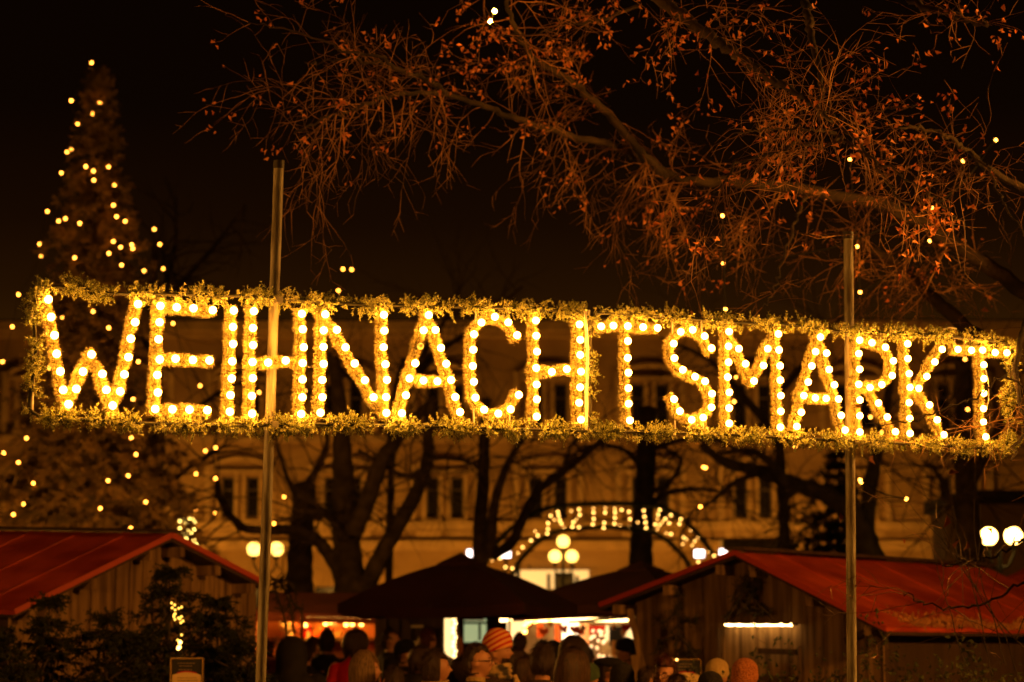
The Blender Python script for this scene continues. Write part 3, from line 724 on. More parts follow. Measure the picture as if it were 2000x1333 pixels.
g.add(V, [(i, i + 1, i + 10, i + 9) for i in range(8)]); g.add([(x, y + .012, z) for x, y, z in V], [(i, i + 9, i + 10, i + 1) for i in range(8)]); g.build('board_banner', M['redcanvas'], t)
g = G(); p, q = P(803, 1226, Y - .04), P(827, 1222, Y - .04); g.box(p[0], q[0], Y - .05, Y - .02, p[2], q[2]); g.build('name_plate', M['cream'], t)
g = G(); p, q = P(797, 1270, Y - .04), P(816, 1253, Y - .04); g.box(p[0], q[0], Y - .05, Y - .02, p[2], q[2]); g.build('notice', M['cream'], t)
# tall lit display column under the umbrella, with its shade lamp
Y = 33; c = P(879, 1250, Y); t = thing('display_column', 'tall glowing white display column left of the reddish umbrella pole', 'lit column', (c[0], Y, 0))
g = G(); zt_, zb_ = P(879, 1207, Y)[2], P(879, 1290, Y)[2]
g.box(c[0] - .075, c[0] + .02, Y - .04, Y + .04, zb_ + .05, zt_); g.build('light_box', emit('column_light', (1, .62, .22), .8), t)
g = G(); g.box(c[0] - .085, c[0] + .095, Y + .05, Y + .1, .02, zt_ + .03); g.build('back_board', M['darkwood'], t)
g = G(); g.box(c[0] - .2, c[0] + .2, Y - .2, Y + .2, .001, .05); g.build('foot', M['iron'], t)
bulbs_on(t, [(c[0] + .055 + .012 * math.sin(i * 2), Y - .02, zb_ + .06 + i * .062) for i in range(9)], .03, emit('column_bulb', (1, .60, .2), 2), 'bulb')
def shade_lamp(px, py, Y, w, label):
    c = P(px, py, Y); t = thing('pendant_lamp', label, 'pendant lamp', (c[0], Y, c[2]), 'bright lamps hung under the umbrellas')
    g = G(); prof = ((.0, .10), (.30, .085), (.62, .045), (1.0, .012), (1.0, .0), (.75, -.03), (.35, -.085), (.08, -.11))
    g.loft([[(c[0] + w * r * math.cos(s), Y + w * r * math.sin(s), c[2] + z * w / .22) for s in np.linspace(0, 2 * PI, 16, endpoint=False)] for r, z in ((max(p, .01), q) for p, q in prof)])
    g.build('diffuser', emit('pendant_light', (1, .62, .24), 1.6), t, True)
    g = G(); g.tube([(c[0], Y, c[2] + .10 * w / .22), (c[0], Y, c[2] + .3)], .008, 5); g.build('cord', M['iron'], t)
shade_lamp(880, 1188, 31.5, .15, 'bright wide lamp hung under the left rim of the big umbrella')
shade_lamp(1016, 1178, 31.5, .18, 'bright wide lamp hung under the right rim of the big umbrella')
# greenish window panel of a stall cabin
Y = 40; a, b = P(906, 1255, Y), P(950, 1200, Y)
t = thing('cabin_window_unit', 'cabin with a dim greenish lit window right of the reddish pole', 'cabin', ((a[0] + b[0]) / 2, Y, 0))
g = G(); holed(g, a[0] - .3, b[0] + .32, .02, 2.25, Y, [(a[0], b[0], a[2], b[2])], .08); g.box(a[0] - .3, b[0] + .32, Y + .6, Y + 1, .02, 2.2); g.build('wall', M['darkwood'], t)
g = G(); g.box(a[0] + .001, b[0] - .001, Y + .06, Y + .075, a[2] + .001, b[2] - .001); w = g.build('window', M['screen'], t)
g = G(); m_ = (a[0] * .3 + b[0] * .7)
g.box(m_ - .02, m_ + .02, Y + .02, Y + .055, a[2] + .03, b[2] - .16); g.box(a[0] + .002, b[0] - .002, Y + .02, Y + .055, b[2] - .16, b[2] - .12); g.build('mullion', M['iron'], w)
g = G(); g.box(a[0], b[0] - .04, Y + .02, Y + .05, b[2] - .1, b[2] - .02); g.build('valance', M['orange'], w)
# big bright stall on the right of the crowd
Y = 37; a, b = P(985, 1225, Y), P(1246, 1225, Y)
t = thing('market_stall', 'brightest stall, with red cloth and white panels, under brown awnings', 'market stall', ((a[0] + b[0]) / 2, Y, 0), 'open lit market stalls')
g = G(); g.box(a[0] + .1, b[0] + .3, Y + 1.6, Y + 1.66, .02, 2.4); g.box(a[0] + .06, a[0] + .1, Y, Y + 1.6, .02, 2.3); g.box(b[0] + .3, b[0] + .34, Y, Y + 1.6, .02, 2.3); g.build('wall', M['cream'], t)
g = G(); g.slab([P(1010, 1192, Y - 1.2), P(1262, 1188, Y - 1.2), P(1262, 1150, Y + 1.9), P(1010, 1152, Y + 1.9)], .05); g.slab([P(1000, 1210, Y - 2.4), P(1250, 1198, Y - 2.4), P(1262, 1187, Y - 1.3), P(1012, 1190, Y - 1.3)], .035); g.build('awning', M['redcanvas'], t)
g = G(); g.bar(P(1110, 1215, Y - 2.8), P(1234, 1206, Y - 2.8), .03, .04); g.build('awning_rail', M['pole'], t)
g = G(); g.box(a[0], b[0], Y - .3, Y + .1, .95, 1.0); g.box(a[0], b[0], Y - .25, Y - .2, .02, .945); g.build('counter', M['orange'], t)
def pan(x0, y0, x1, y1, yy, m, name, d=.03):
    p, q = P(x0, y1, yy), P(x1, y0, yy); g = G(); g.box(p[0], q[0], yy, yy + d, p[2], q[2]); return g.build(name, m, t)
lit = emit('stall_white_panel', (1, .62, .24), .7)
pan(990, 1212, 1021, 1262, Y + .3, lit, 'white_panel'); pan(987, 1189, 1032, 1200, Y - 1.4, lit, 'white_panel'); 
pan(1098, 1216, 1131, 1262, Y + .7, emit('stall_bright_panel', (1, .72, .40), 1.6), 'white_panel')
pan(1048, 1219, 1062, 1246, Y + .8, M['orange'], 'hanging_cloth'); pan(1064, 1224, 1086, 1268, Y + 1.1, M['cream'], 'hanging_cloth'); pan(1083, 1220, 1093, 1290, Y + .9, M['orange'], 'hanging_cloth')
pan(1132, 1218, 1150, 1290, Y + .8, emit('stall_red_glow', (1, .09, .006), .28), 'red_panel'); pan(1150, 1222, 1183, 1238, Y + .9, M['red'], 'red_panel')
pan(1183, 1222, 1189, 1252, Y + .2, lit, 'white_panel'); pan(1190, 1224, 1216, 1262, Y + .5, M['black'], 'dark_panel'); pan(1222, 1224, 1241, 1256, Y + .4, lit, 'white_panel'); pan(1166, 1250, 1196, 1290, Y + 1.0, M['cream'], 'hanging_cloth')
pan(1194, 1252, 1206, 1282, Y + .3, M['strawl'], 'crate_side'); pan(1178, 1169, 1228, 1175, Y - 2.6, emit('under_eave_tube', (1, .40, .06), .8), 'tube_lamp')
g = G(); 
for xx in (1040, 1150): p = P(xx, 1211, Y + .5); g.tube([(p[0] - .5, Y + .5, p[2]), (p[0] + .6, Y + .5, p[2])], .025, 8)
g.build('tube_lamp', M['tube'], t, True)
rr = random.Random(9); pts = [P(rr.uniform(1150, 1190), rr.uniform(1232, 1285), Y + rr.uniform(.2, .8)) for _ in range(26)]
bulbs_on(t, pts, .022, emit('trinket_light', (1, .55, .24), 1.2), 'trinket_bulb')
bulbs_on(t, [P(1025, 1222, Y), P(1032, 1216, Y), P(1025, 1234, Y), P(1072, 1210, Y - .5), P(1045, 1213, Y - .4)], .035, M['warmbulb'], 'stall_bulb')
# leaning post at the left corner of the right hut
t = thing('leaning_post', 'slanting timber post propped at the left edge of the right hut', 'post', P(1262, 1333, 22.6) * (1, 1, 0))
g = G(); a, b = P(1230, 1190, 22.6), P(1262, 1333, 22.6); d = (b - a) / np.linalg.norm(b - a); foot = a + d * (a[2] / -d[2]); g.bar(a, foot, .055, .07, up=(0, 1, 0)); g.build('beam', M['wood'], t)
g = G(); g.bar(P(1238, 1280, 22.4), P(1262, 1400, 22.4), .07, .07, up=(0, 1, 0)); g.build('lower_beam', M['wood'], t)

# ================================================================== LIGHT ARCH
Y = 60.0; c = P(1180, 1225, Y)
arch = thing('light_arch', 'arched market gate with reversed bulb letters between two dark garlands', 'light arch', (c[0], Y, 0))
O = [(940,1125),(957,1080),(990,1040),(1035,1008),(1075,992),(1120,986),(1180,984),(1240,985),(1290,991),(1325,1008),(1362,1042),(1390,1080),(1410,1125)]
I = [(1000,1125),(1018,1092),(1050,1060),(1085,1040),(1130,1033),(1180,1030),(1230,1033),(1275,1040),(1310,1062),(1340,1095),(1352,1125)]
for l in (O, I):
    q = smooth_path([P(x, y, Y) for x, y in l], 6); 
    g = G(); r_ = np.random.default_rng(3); g.tube(q, .06, 6, True, 0)
    idx = r_.integers(0, len(q) - 1, 1600); pos = q[idx] + (q[idx + 1] - q[idx]) * r_.random((1600, 1)); needles(g, pos, rnd_dirs(r_, 1600), r_.uniform(.08, .17, 1600), .03, r_)
    g.build('fir_garland', M['firdark'], arch)
for x in (955, 1012, 1345, 1398):
    g = G(); p = P(x, 1110, Y); g.tube([(p[0], Y, 0), (p[0], Y, p[2])], .05, 8); g.build('post', M['iron'], arch)
AB = [(815,70),(872,58),(716,77),(663,105),(690,135),(722,105),(730,137),(742,163),(760,193),(643,160),(643,203),(638,237),(549,220),(568,250),(518,287),(407,252),(376,284),(420,283),(360,318),(456,338),(422,380),(303,385),(290,420),(245,405),(232,435),(330,484),(380,493),(878,98),(853,132),(830,152),(823,186),(871,190),(978,50),(980,83),(980,128),(974,168),(1067,48),(1064,82),(1058,158),(1054,195),(1135,50),(1137,80),(1137,120),(1133,163),(1172,176),(1186,62),(1240,75),(1248,130),(1239,185),(1350,68),(1355,112),(1362,155),(1305,154),(1367,195),(1467,62),(1455,95),(1450,130),(1434,168),(1467,175),(1448,200),(1486,152),(1508,128),(1537,160),(1550,100),(1516,234),(1550,240),(1622,130),(1612,165),(1693,212),(1643,265),(1660,280),(1640,315),(1749,268),(1724,292),(1706,325),(1752,445),(1825,372),(1868,400)]
big = [q for i, q in enumerate(AB) if i % 4 != 0]; small = [q for i, q in enumerate(AB) if i % 4 == 0]
bulbs_on(arch, [P(900 + x / 3.776, 980 + y / 3.776, Y - .08) for x, y in big], .026, M['archbulb'])
bulbs_on(arch, [P(900 + x / 3.776, 980 + y / 3.776, Y + .12) for x, y in small], .017, M['archbulb'])

# ================================================================== LIGHTS STRUNG IN THE TREES
def zA(l): return [(x / 2.666, 80 + y / 2.666) for x, y in l]
def zD(l): return [(x / 2.898, 600 + y / 2.898) for x, y in l]
XP = [(0, 2.6), (.12, 2.7), (.30, 2.2), (.45, 1.55), (.56, 1.1), (.66, 1.0), (.78, .68), (.86, .42), (.93, .22), (1, .06)]
def on_tree(x, y):   # a bulb sits on the outside of the Christmas tree's crown
    q = P(x, y, 39.5); H_ = P(178, 124, 39.5)[2]; c_ = P(170, 1225, 39.5); rad = .9 * np.interp(q[2] / H_, [p[0] for p in XP], [p[1] for p in XP]); dx = q[0] - c_[0]
    return P(x, y, 39.5 - math.sqrt(max(rad * rad - dx * dx, 0)))
def string(pts, Y, r, label, jit=1.2, seed=0, m=None):
    r_ = random.Random(seed); W_ = [(on_tree(x, y) if Y is None else P(x, y, Y + r_.uniform(-jit, jit))) for x, y in pts]
    t = thing('light_string', label, 'string lights', W_[0], 'string lights in the trees')
    bulbs_on(t, W_, r, m or M['treebulb'])
    left = list(W_); cur = left.pop(0); path = []
    while left:
        k = min(range(len(left)), key=lambda i: np.linalg.norm(left[i] - cur)); nx = left.pop(k)
        if np.linalg.norm(nx - cur) < 4.5:
            mid = (cur + nx) / 2 - np.array((0, 0, .06 * np.linalg.norm(nx - cur))); path.append((cur, mid, nx))
        cur = nx
    g = G()
    for p in path: g.tube(smooth_path(p, 4), .006, 4)
    if path: g.build('wire', M['iron'], t)
    return W_
CH = zA([(477,115),(371,312),(519,323),(482,380),(404,433),(372,565),(349,579),(447,655),(487,678),(565,657),(489,726),(320,688),(597,752),(591,856),(247,889),(607,916),(652,940),(341,927),(306,939),(415,951),(590,1045),(628,1075),(686,1062),(691,1082),(567,1107),(206,1060),(214,1120),(389,1130),(633,1168),(96,1322)]) + \
     zD([(355,60),(70,112),(615,118),(527,26),(15,310),(783,310),(279,345),(753,522),(150,743),(22,826),(104,880),(743,740),(770,835),(726,955),(612,983),(189,998),(132,1115),(76,1175),(568,1140),(825,1104),(740,1252)])
string(CH, None, .021, 'string lights spiralling over the tall Christmas tree', .6, 1)
string(zA([(750,1198),(851,1187),(804,982),(832,1060)]) + [(391,754),(338,632),(421,875),(401,881)], 44, .022, 'string lights in the bare tree just right of the Christmas tree', .8, 2)
string([(670,526),(687,527),(661,568),(599,763),(506,767),(497,820),(660,884),(605,940),(555,971),(535,1023)], 46, .023, 'string lights hanging above the market around the left sign pole', 1, 3)
string([(383,926),(421,935),(381,998),(421,1003)], 46, .023, 'four string lights above the ridge of the left hut', 1, 4)
string([(957,42),(966,22)], 15.6, .015, 'lone bright bulb glowing among the leaves at the top of the linden', .1, 5, M['hotbulb'])
string([(1660,312),(1881,315),(1945,274),(1820,407),(1411,422),(1674,482),(1413,515),(1680,571),(1417,604),(1816,471)], 17.5, .013, 'string lights dotted through the linden branches above the sign', 1.0, 6)
string([(1682,942),(1680,938),(1770,975)], 19, .014, 'two string lights hanging below the right end of the sign', .3, 7)
string([(1368,990),(1374,913),(1378,914),(1437,737),(1434,785),(1379,838),(1553,872),(1700,815),(1722,845),(1890,800),(1885,702),(1437,690)], 40, .021, 'string lights seen through the right half of the sign', 1, 8)
# square ornament of round lights over the left hut
OR = [(352,1018),(358,1015),(363,1021),(371,1014),(377,1016),(380,1020),(366,1024),(351,1033),(361,1035),(367,1036),(379,1034),(357,1044),(366,1045),(374,1043),(363,1053),(369,1053),(379,1055),(384,1064),(386,1068)]
c = P(366, 1035, 50); t = thing('light_ornament', 'cluster of round yellow lights above the ridge of the left hut', 'light ornament', (c[0], 50, 0))
bulbs_on(t, [P(x, y, 50) for x, y in OR], .024, emit('ornament_light', (1, .62, .12), 6))
g = G(); g.tube([(c[0], 50.1, 0), (c[0], 50.1, P(366, 1015, 50)[2])], .03, 6); g.tube([P(350, 1018, 50.08), P(382, 1018, 50.08), P(384, 1066, 50.08), P(350, 1036, 50.08), P(350, 1018, 50.08)], .015, 5); g.build('frame', M['iron'], t)

# goods hanging in the bright stall
rr = random.Random(12); Y = 37
for i in range(14):
    px = rr.uniform(1030, 1225); p = P(px, rr.uniform(1219, 1236), Y + rr.uniform(.0, .25)); g = G(); s_ = rr.uniform(.05, .09); kd = i % 3
    if kd == 0:    # heart
        a = np.linspace(0, 2 * PI, 24, endpoint=False); X = np.sin(a) ** 3; Z = (13 * np.cos(a) - 5 * np.cos(2 * a) - 2 * np.cos(3 * a) - np.cos(4 * a)) / 16
        g.loft([[(p[0] + s_ * x * k, p[1] + o, p[2] + s_ * z * k) for x, z in zip(X, Z)] for o, k in ((-.012, .8), (-.006, 1), (.006, 1), (.012, .8))]); nm = 'gingerbread_heart'
    elif kd == 1:  # star
        a = np.linspace(0, 2 * PI, 12, endpoint=False); r1_ = np.where(np.arange(12) % 2, .48, 1.0)
        g.loft([[(p[0] + s_ * k * r * math.sin(q), p[1] + o, p[2] + s_ * k * r * math.cos(q)) for q, r in zip(a, r1_)] for o, k in ((-.012, .55), (0, 1), (.012, .55))]); nm = 'paper_star'
    else: g.sphere(p, s_ * .6, 14, 10); nm = 'glass_ball'
    g.tube([(p[0], p[1], p[2] + s_ * .6), (p[0], p[1], P(px, 1212, Y)[2])], .003, 4)
    o = g.build(nm, M[rr.choice(['orange', 'red', 'strawl', 'umbpole', 'cream'])]); w_ = {'gingerbread_heart': 'heart', 'paper_star': 'star', 'glass_ball': 'bauble'}[nm]
    tag(o, 'small %s hanging among the goods in the brightest stall' % w_, w_, 'hanging goods in the brightest stall')
# dry leaves drifted along the right roof eave
rl = np.random.default_rng(6); A_ = RP.at(1437, 1077); E_ = RP.at(1732, 1226); F_ = P(1925, 1108, 26.3) - A_; pts = []
for _ in range(2600):
    u = rl.random(); w_ = .10 + .07 * math.sin(u * 9) + .05 * math.sin(u * 23); v = 1 - abs(rl.normal(0, .5)) * max(w_, .02)
    if u < .10: continue
    pts.append(A_ + (E_ - A_) * v + F_ * u * .95 + np.array((0, 0, .006 + rl.random() * .02)))
g = G(); leaves(g, pts, rl, .045, hang=0); o = g.build('fallen_leaves', mat('faded_leaves', (.55, .26, .08), .8, col2=(.38, .15, .04), scale=9)); tag(o, 'pale fallen leaves drifted along the lower edge of the right roof', None, kind='stuff')
# ================================================================== CHRISTMAS TREE
def conifer(base, H, prof, name, label, cat, dens, seed, sprig=.16, nl=.07, nw=.016, per=9, grp=None, m='firdark', whorl=.17, bush=1.0):
    r_ = np.random.default_rng(seed); t = thing(name, label, cat, base, grp)
    b = np.array(base, float); g = G(); g.tube([b, b + (0, 0, H * .5), b + (0, 0, H * .985)], [H * .016, H * .009, .006], 8); g.build('trunk', M['darkbark'], t)
    g = G(); pos = []; dr = []; z = H * .985; ph = 0
    while z > .12 * H * bush * .5:
        rad = np.interp(z / H, [p[0] for p in prof], [p[1] for p in prof]); n = max(4, int(6 + rad * 2.2))
        for k in range(n):
            ph += 2.39996; a = ph + r_.normal(0, .2); Lb = rad * r_.uniform(.6, 1.12)
            if Lb < .05: continue
            s = max(3, int(Lb / .09)); u = np.linspace(.12, 1, s)[:, None]
            rise = .25 * Lb; droop = -.55 * Lb
            P_ = b + np.array((0, 0, z)) + u * Lb * np.array((math.cos(a), math.sin(a), 0)) + (u * rise + u ** 2 * droop) * np.array((0, 0, 1)) * 1.0
            P_ += r_.normal(0, .02 + .02 * Lb, P_.shape)
            g.segs(P_[:-1], P_[1:], np.full(s - 1, .012), np.full(s - 1, .008), 3, 1)
            rep = int(dens); q = np.repeat(P_, rep, 0)
            d = rnd_dirs(r_, len(q)) * (.8, .8, .5) + np.array((math.cos(a), math.sin(a), -.25)) * .8; d /= np.linalg.norm(d, axis=1)[:, None]
            pos.append(q); dr.append(d)
        z -= whorl * r_.uniform(.75, 1.25) * (1 if H > 5 else .6)
    sprigs(g, np.concatenate(pos), np.concatenate(dr), sprig, per, nl, nw, r_, 0)
    g.build('crown', [M[m], M['darkbark']], t); return t
cb = P(170, 1225, 39.5); cb[2] = 0
HT = P(178, 124, 39.5)[2]
conifer(cb, HT, XP, 'christmas_tree', 'tall dark Christmas tree full of lights behind the left end of the sign', 'fir tree', 5, 11, per=11, nl=.085, nw=.022, m='xmas')
# small fir trees standing in front of the left hut, fir decoration on the right hut
FT = 'small fir trees set up in front of the left hut'
for i, (px, top, Y, w, lab) in enumerate(((95, 1168, 18.6, .52, 'small fir tree at the far left in front of the hut boards'), (210, 1196, 18.9, .62, 'low bushy fir tree between two taller ones before the left hut'), (330, 1108, 19.4, .88, 'tallest small fir tree, under the ridge of the left hut'), (425, 1168, 19.6, .70, 'small fir tree against the right half of the left gable'), (20, 1235, 18.2, .5, 'low fir tree cut by the left edge of the photo'), (268, 1235, 18.4, .55, 'short fir tree directly left of the ornament string'), (470, 1232, 19.0, .42, 'short dark fir tree right beside the left sign pole'))):
    b = P(px, 1225, Y); b[2] = 0; H = P(px, top, Y)[2]
    conifer(b, H, [(0, w * 1.1), (.3, w), (.6, w * .75), (.8, w * .5), (.93, w * .25), (1, .04)], 'fir_tree', lab, 'small fir tree', 6, 60 + i, sprig=.12, nl=.04, nw=.013, per=15, grp=FT, whorl=.22)
def swag(name, label, cat, paths, seed, rad, plane=None, Y=None, grp=None, m='firdark', dens=150):
    r_ = np.random.default_rng(seed); f = (lambda x, y: wp(x, y, .10)) if plane else (lambda x, y: P(x, y, Y))
    p0 = f(*paths[0][0]); t = thing(name, label, cat, p0, grp); g = G(); 
    for l in paths:
        q = smooth_path([f(x, y) for x, y in l], 6); g.tube(q, .012, 5, True, 1); n = int(np.linalg.norm(np.diff(q, axis=0), axis=1).sum() * dens)
        i = r_.integers(0, len(q) - 1, n); c = q[i] + (q[i + 1] - q[i]) * r_.random((n, 1)); d = rnd_dirs(r_, n) + (q[i + 1] - q[i]) * 6
        d /= np.linalg.norm(d, axis=1)[:, None]; sprigs(g, c, d, rad, 14, .032, .008, r_, 0, 1)
    g.build('fir_twigs', [M[m], M['darkbark']], t); return t
swag('fir_decoration', 'upright fir branch fixed to the boards of the right hut', 'fir branch', [[(1322, 1150), (1326, 1200), (1318, 1290)], [(1326, 1185), (1300, 1215), (1285, 1212)], [(1325, 1205), (1350, 1215), (1362, 1200)], [(1320, 1240), (1292, 1255), (1280, 1275)], [(1322, 1235), (1345, 1265), (1362, 1290)], [(1320, 1270), (1335, 1280), (1350, 1270)]], 71, .09, True, dens=70)
swag('fir_decoration', 'slanting fir swag above the light strip on the right hut', 'fir branch', [[(1470, 1120), (1450, 1160), (1415, 1210)], [(1455, 1150), (1480, 1180), (1502, 1200)], [(1462, 1135), (1440, 1150), (1430, 1175)], [(1445, 1175), (1470, 1200), (1490, 1192)], [(1480, 1130), (1470, 1165), (1440, 1200)]], 72, .10, True, dens=70)
swag('fir_decoration', 'drooping fir branch right beside the left sign pole', 'fir branch', [[(528, 1128), (548, 1140), (565, 1175), (575, 1240)], [(535, 1135), (540, 1160), (556, 1210), (560, 1250)], [(560, 1165), (590, 1200), (588, 1250)], [(520, 1145), (560, 1135), (578, 1160)]], 73, .10, None, 23, m='firdark', dens=60)
# hanging ornament in front of the left hut
o = P(352, 1180, 19.0); t = thing('hanging_ornament', 'string of small golden baubles hanging before the left hut', 'ornament', o)
g = G(); g.tube([P(350, 1120, 19.1), P(350, 1180, 19.0), P(352, 1225, 19.0), P(349, 1262, 19.0)], .004, 4); g.build('cord', M['iron'], t)
bulbs_on(t, [P(300 + x / 8.175, 1170 + y / 8.175, 18.95) for x, y in ((288,68),(337,98),(297,145),(402,153),(447,133),(345,180),(330,250),(345,240),(322,285),(340,330),(397,305),(418,322),(445,285),(470,355),(435,382),(447,576),(385,660))], .0095, M['fairy'], 'bauble_light')
bulbs_on(t, [P(300 + x / 8.175, 1170 + y / 8.175, 18.95) for x, y in ((425,695),(408,770),(395,790))], .015, M['archbulb'], 'bauble_light')

# ================================================================== THE NEAR LINDEN
rng = np.random.default_rng(21)
lt = thing('linden_tree', 'near linden with drooping bare twigs and a few dry leaves over the sign', 'tree', (4.6, 16.8, 0))
TR = [(4.6, 16.8, 0), (4.55, 16.8, 1.2), (4.5, 16.8, 2.6), (4.45, 16.6, 4.3), (4.3, 16.2, 6.2), (4.1, 15.6, 7.8)]
g = G(); g.tube(smooth_path(TR, 5), np.interp(np.linspace(0, 1, len(smooth_path(TR, 5))), [0, .08, .5, 1], [.34, .24, .19, .07]), 14)
NK = .80
def limb(pts, Y0, Y1, r0, r1, g):
    n = len(pts); q = smooth_path([P(x, y, NK * (Y0 + (Y1 - Y0) * i / (n - 1))) for i, (x, y) in enumerate(pts)], 7)
    rr_ = np.random.default_rng(len(pts) * 7 + int(pts[0][0])); q[1:-1] += rr_.normal(0, .008, (len(q) - 2, 3)); g.tube(q, NK * np.linspace(r0, r1, len(q)), 8)
    return q
L1 = limb([(2220,640),(2050,600),(1900,500),(1750,412),(1600,378),(1450,358),(1330,350),(1260,312)], 22, 22, .085, .034, g)
L2 = limb([(1260,312),(1180,280),(1090,258),(1010,232),(940,206),(870,184),(800,180),(745,193),(690,216),(630,232),(575,262)], 22, 18.5, .036, .007, g)
L3 = limb([(1300,345),(1240,285),(1180,215),(1115,160),(1050,118),(1010,62),(985,-20)], 22, 20.0, .045, .018, g)
L4 = limb([(870,184),(845,160),(790,140),(720,122),(650,118),(595,122)], 19.5, 18.4, .022, .006, g)
L5 = limb([(862,178),(835,155),(780,138),(744,113),(670,98),(597,69),(484,44)], 19.6, 17.6, .02, .005, g)
L6 = limb([(2250,200),(1950,-60),(1600,-130),(1400,-110),(1270,-30),(1330,30),(1390,75),(1440,110),(1500,152),(1550,180),(1585,205),(1625,238)], 19, 15.0, .07, .010, g)
L7 = limb([(1575,-130),(1575,-10),(1580,50),(1592,100),(1603,150),(1604,190),(1598,225)], 17, 15.2, .035, .010, g)
L8 = limb([(1632,262),(1600,255),(1560,250),(1500,256),(1430,262)], 15.8, 15.2, .012, .004, g)
L9 = limb([(1645,268),(1620,285),(1560,283),(1510,302),(1440,318),(1420,348),(1395,385),(1375,430),(1360,480)], 15.9, 15.0, .015, .003, g)
L10 = limb([(1610,200),(1640,245),(1700,300),(1725,350),(1765,395),(1800,440),(1820,455)], 15.9, 15.0, .014, .004, g)
L11 = limb([(1625,262),(1680,295),(1740,330),(1800,372),(1850,410),(1886,440)], 15.9, 15.0, .012, .003, g)
L12 = limb([(1700,-120),(1780,0),(1850,25),(1890,40),(1928,50)], 18, 16.6, .03, .016, g)
L13 = limb([(2080,420),(1990,362),(1930,330),(1890,298),(1850,268),(1800,252),(1755,250)], 18, 16.5, .03, .008, g)
L14 = limb([(1890,298),(1930,330),(1950,375),(1970,410),(2010,470)], 16.8, 16.2, .012, .004, g)
L15 = limb([(1250,12),(1170,40),(1100,50),(1060,62),(990,70)], 18.4, 18.0, .016, .006, g)
L16 = limb([(1150,-80),(1215,-10),(1290,-30)], 18, 17.5, .03, .02, g)
L17 = limb([(2100,760),(1960,690),(1850,610),(1760,525),(1700,488),(1640,450)], 22.5, 23, .09, .03, g)
L18 = limb([(1640,230),(1700,215),(1770,212),(1790,206)], 16, 15.6, .010, .004, g)
L19 = limb([(1575,380),(1550,440),(1525,520),(1510,570),(1490,600)], 21.2, 17.5, .014, .004, g)
L20 = limb([(2060,560),(2010,620),(1985,720),(2000,830),(1975,900)], 17, 14.5, .03, .006, g)
L21 = limb([(2010,610),(2010,760),(1960,735),(1915,768),(1850,800),(1780,822),(1690,828)], 15.0, 13.2, .008, .003, g)
L22 = limb([(2040,1135),(1990,1145),(1930,1175),(1870,1190),(1800,1180),(1765,1160)], 12.2, 12.0, .008, .003, g)
L23 = limb([(2060,1030),(2000,1055),(1960,1078),(1900,1098),(1840,1104)], 12.2, 12.0, .008, .004, g)
g.build('trunk', M['bark'], lt, True)
T = Twigs(5)
small = dict(droop=.035, wander=.13, step=.05, rate=.44)
for l, n, L, r, dp, kw in (
    (L1, 24, 1.2, .012, 2, dict(lo=.15)), (L2, 36, 1.1, .008, 2, {}), (L3, 24, 1.1, .010, 2, {}), (L4, 24, .7, .005, 2, {}), (L5, 26, .6, .005, 1, {}),
    (L6, 30, .8, .006, 2, dict(lo=.42)), (L7, 18, .7, .006, 2, dict(lo=.35)), (L8, 20, .6, .005, 2, dict(bias=(-.3, 0, 0))), (L9, 18, .6, .005, 2, dict(bias=(0, 0, -.4))),
    (L10, 16, .6, .005, 2, {}), (L11, 16, .6, .005, 2, dict(bias=(0, 0, -.3))), (L12, 16, .6, .005, 2, {}), (L13, 24, .7, .006, 2, {}), (L14, 9, .45, .004, 1, {}),
    (L15, 18, .6, .005, 2, {}), (L16, 14, .9, .006, 2, {}), (L17, 16, 1.3, .009, 2, {}), (L18, 8, .4, .004, 1, {}), (L19, 9, .6, .005, 1, {}), (L20, 8, .8, .006, 2, dict(lo=.2, bias=(-.5, 0, 0))), (L21, 7, .35, .0035, 1, {}),
    (L22, 8, .55, .005, 2, {}), (L23, 7, .55, .005, 2, {})):
    k = dict(small); k.update(kw); T.along(l, int(n * 1.15), L * NK, r * .38, dp, **k)
# loose hanging twigs low over the sign
for l, n, L, lo in ((L1, 22, 1.25, .25), (L2, 16, .8, 0), (L9, 8, .4, .2), (L11, 8, .45, .2), (L10, 5, .4, .3)):
    T.along(l, n, L * NK, .0042, 2, lo=lo, spread=.3, bias=(-.1, -.1, -1.1), droop=.045, wander=.10, step=.055, rate=.45)
g = G(); T.mesh(g, 4); g.build('twigs', M['twig'], lt)
tips = [(p, d) for p, d, dp in T.tips]
def screen(p):
    v = p - np.array((0, 0, CAMZ)); f = v[1] * ct + v[2] * st; u = -v[1] * st + v[2] * ct
    return 1000 + FP * v[0] / f, 666.5 - FP * u / f
r_ = random.Random(8); lp = []
dens = [(957, 60, 80, .95), (1240, 60, 110, .9), (1370, 160, 130, .55), (1480, 190, 150, .35), (640, 110, 190, .22), (1650, 200, 110, .25), (1800, 210, 90, .75), (1815, 460, 50, .8), (1250, 430, 160, .22), (1100, 180, 150, .2), (1600, 400, 60, .35), (1930, 60, 90, .6), (540, 60, 100, .45), (850, 60, 150, .22)]
for p, d in tips:
    x, y = screen(p); pr = max([.04] + [w * math.exp(-((x - a) ** 2 + (y - b) ** 2) / (2 * s * s)) for a, b, s, w in dens])
    if y < 620 and r_.random() < pr * .62:
        for _ in range(r_.choice((1, 2, 3, 4, 5))): lp.append(p + np.array([r_.gauss(0, .024) for _ in range(3)]))
g = G(); leaves(g, lp, rng, .040); g.build('leaves', M['leaf'], lt)

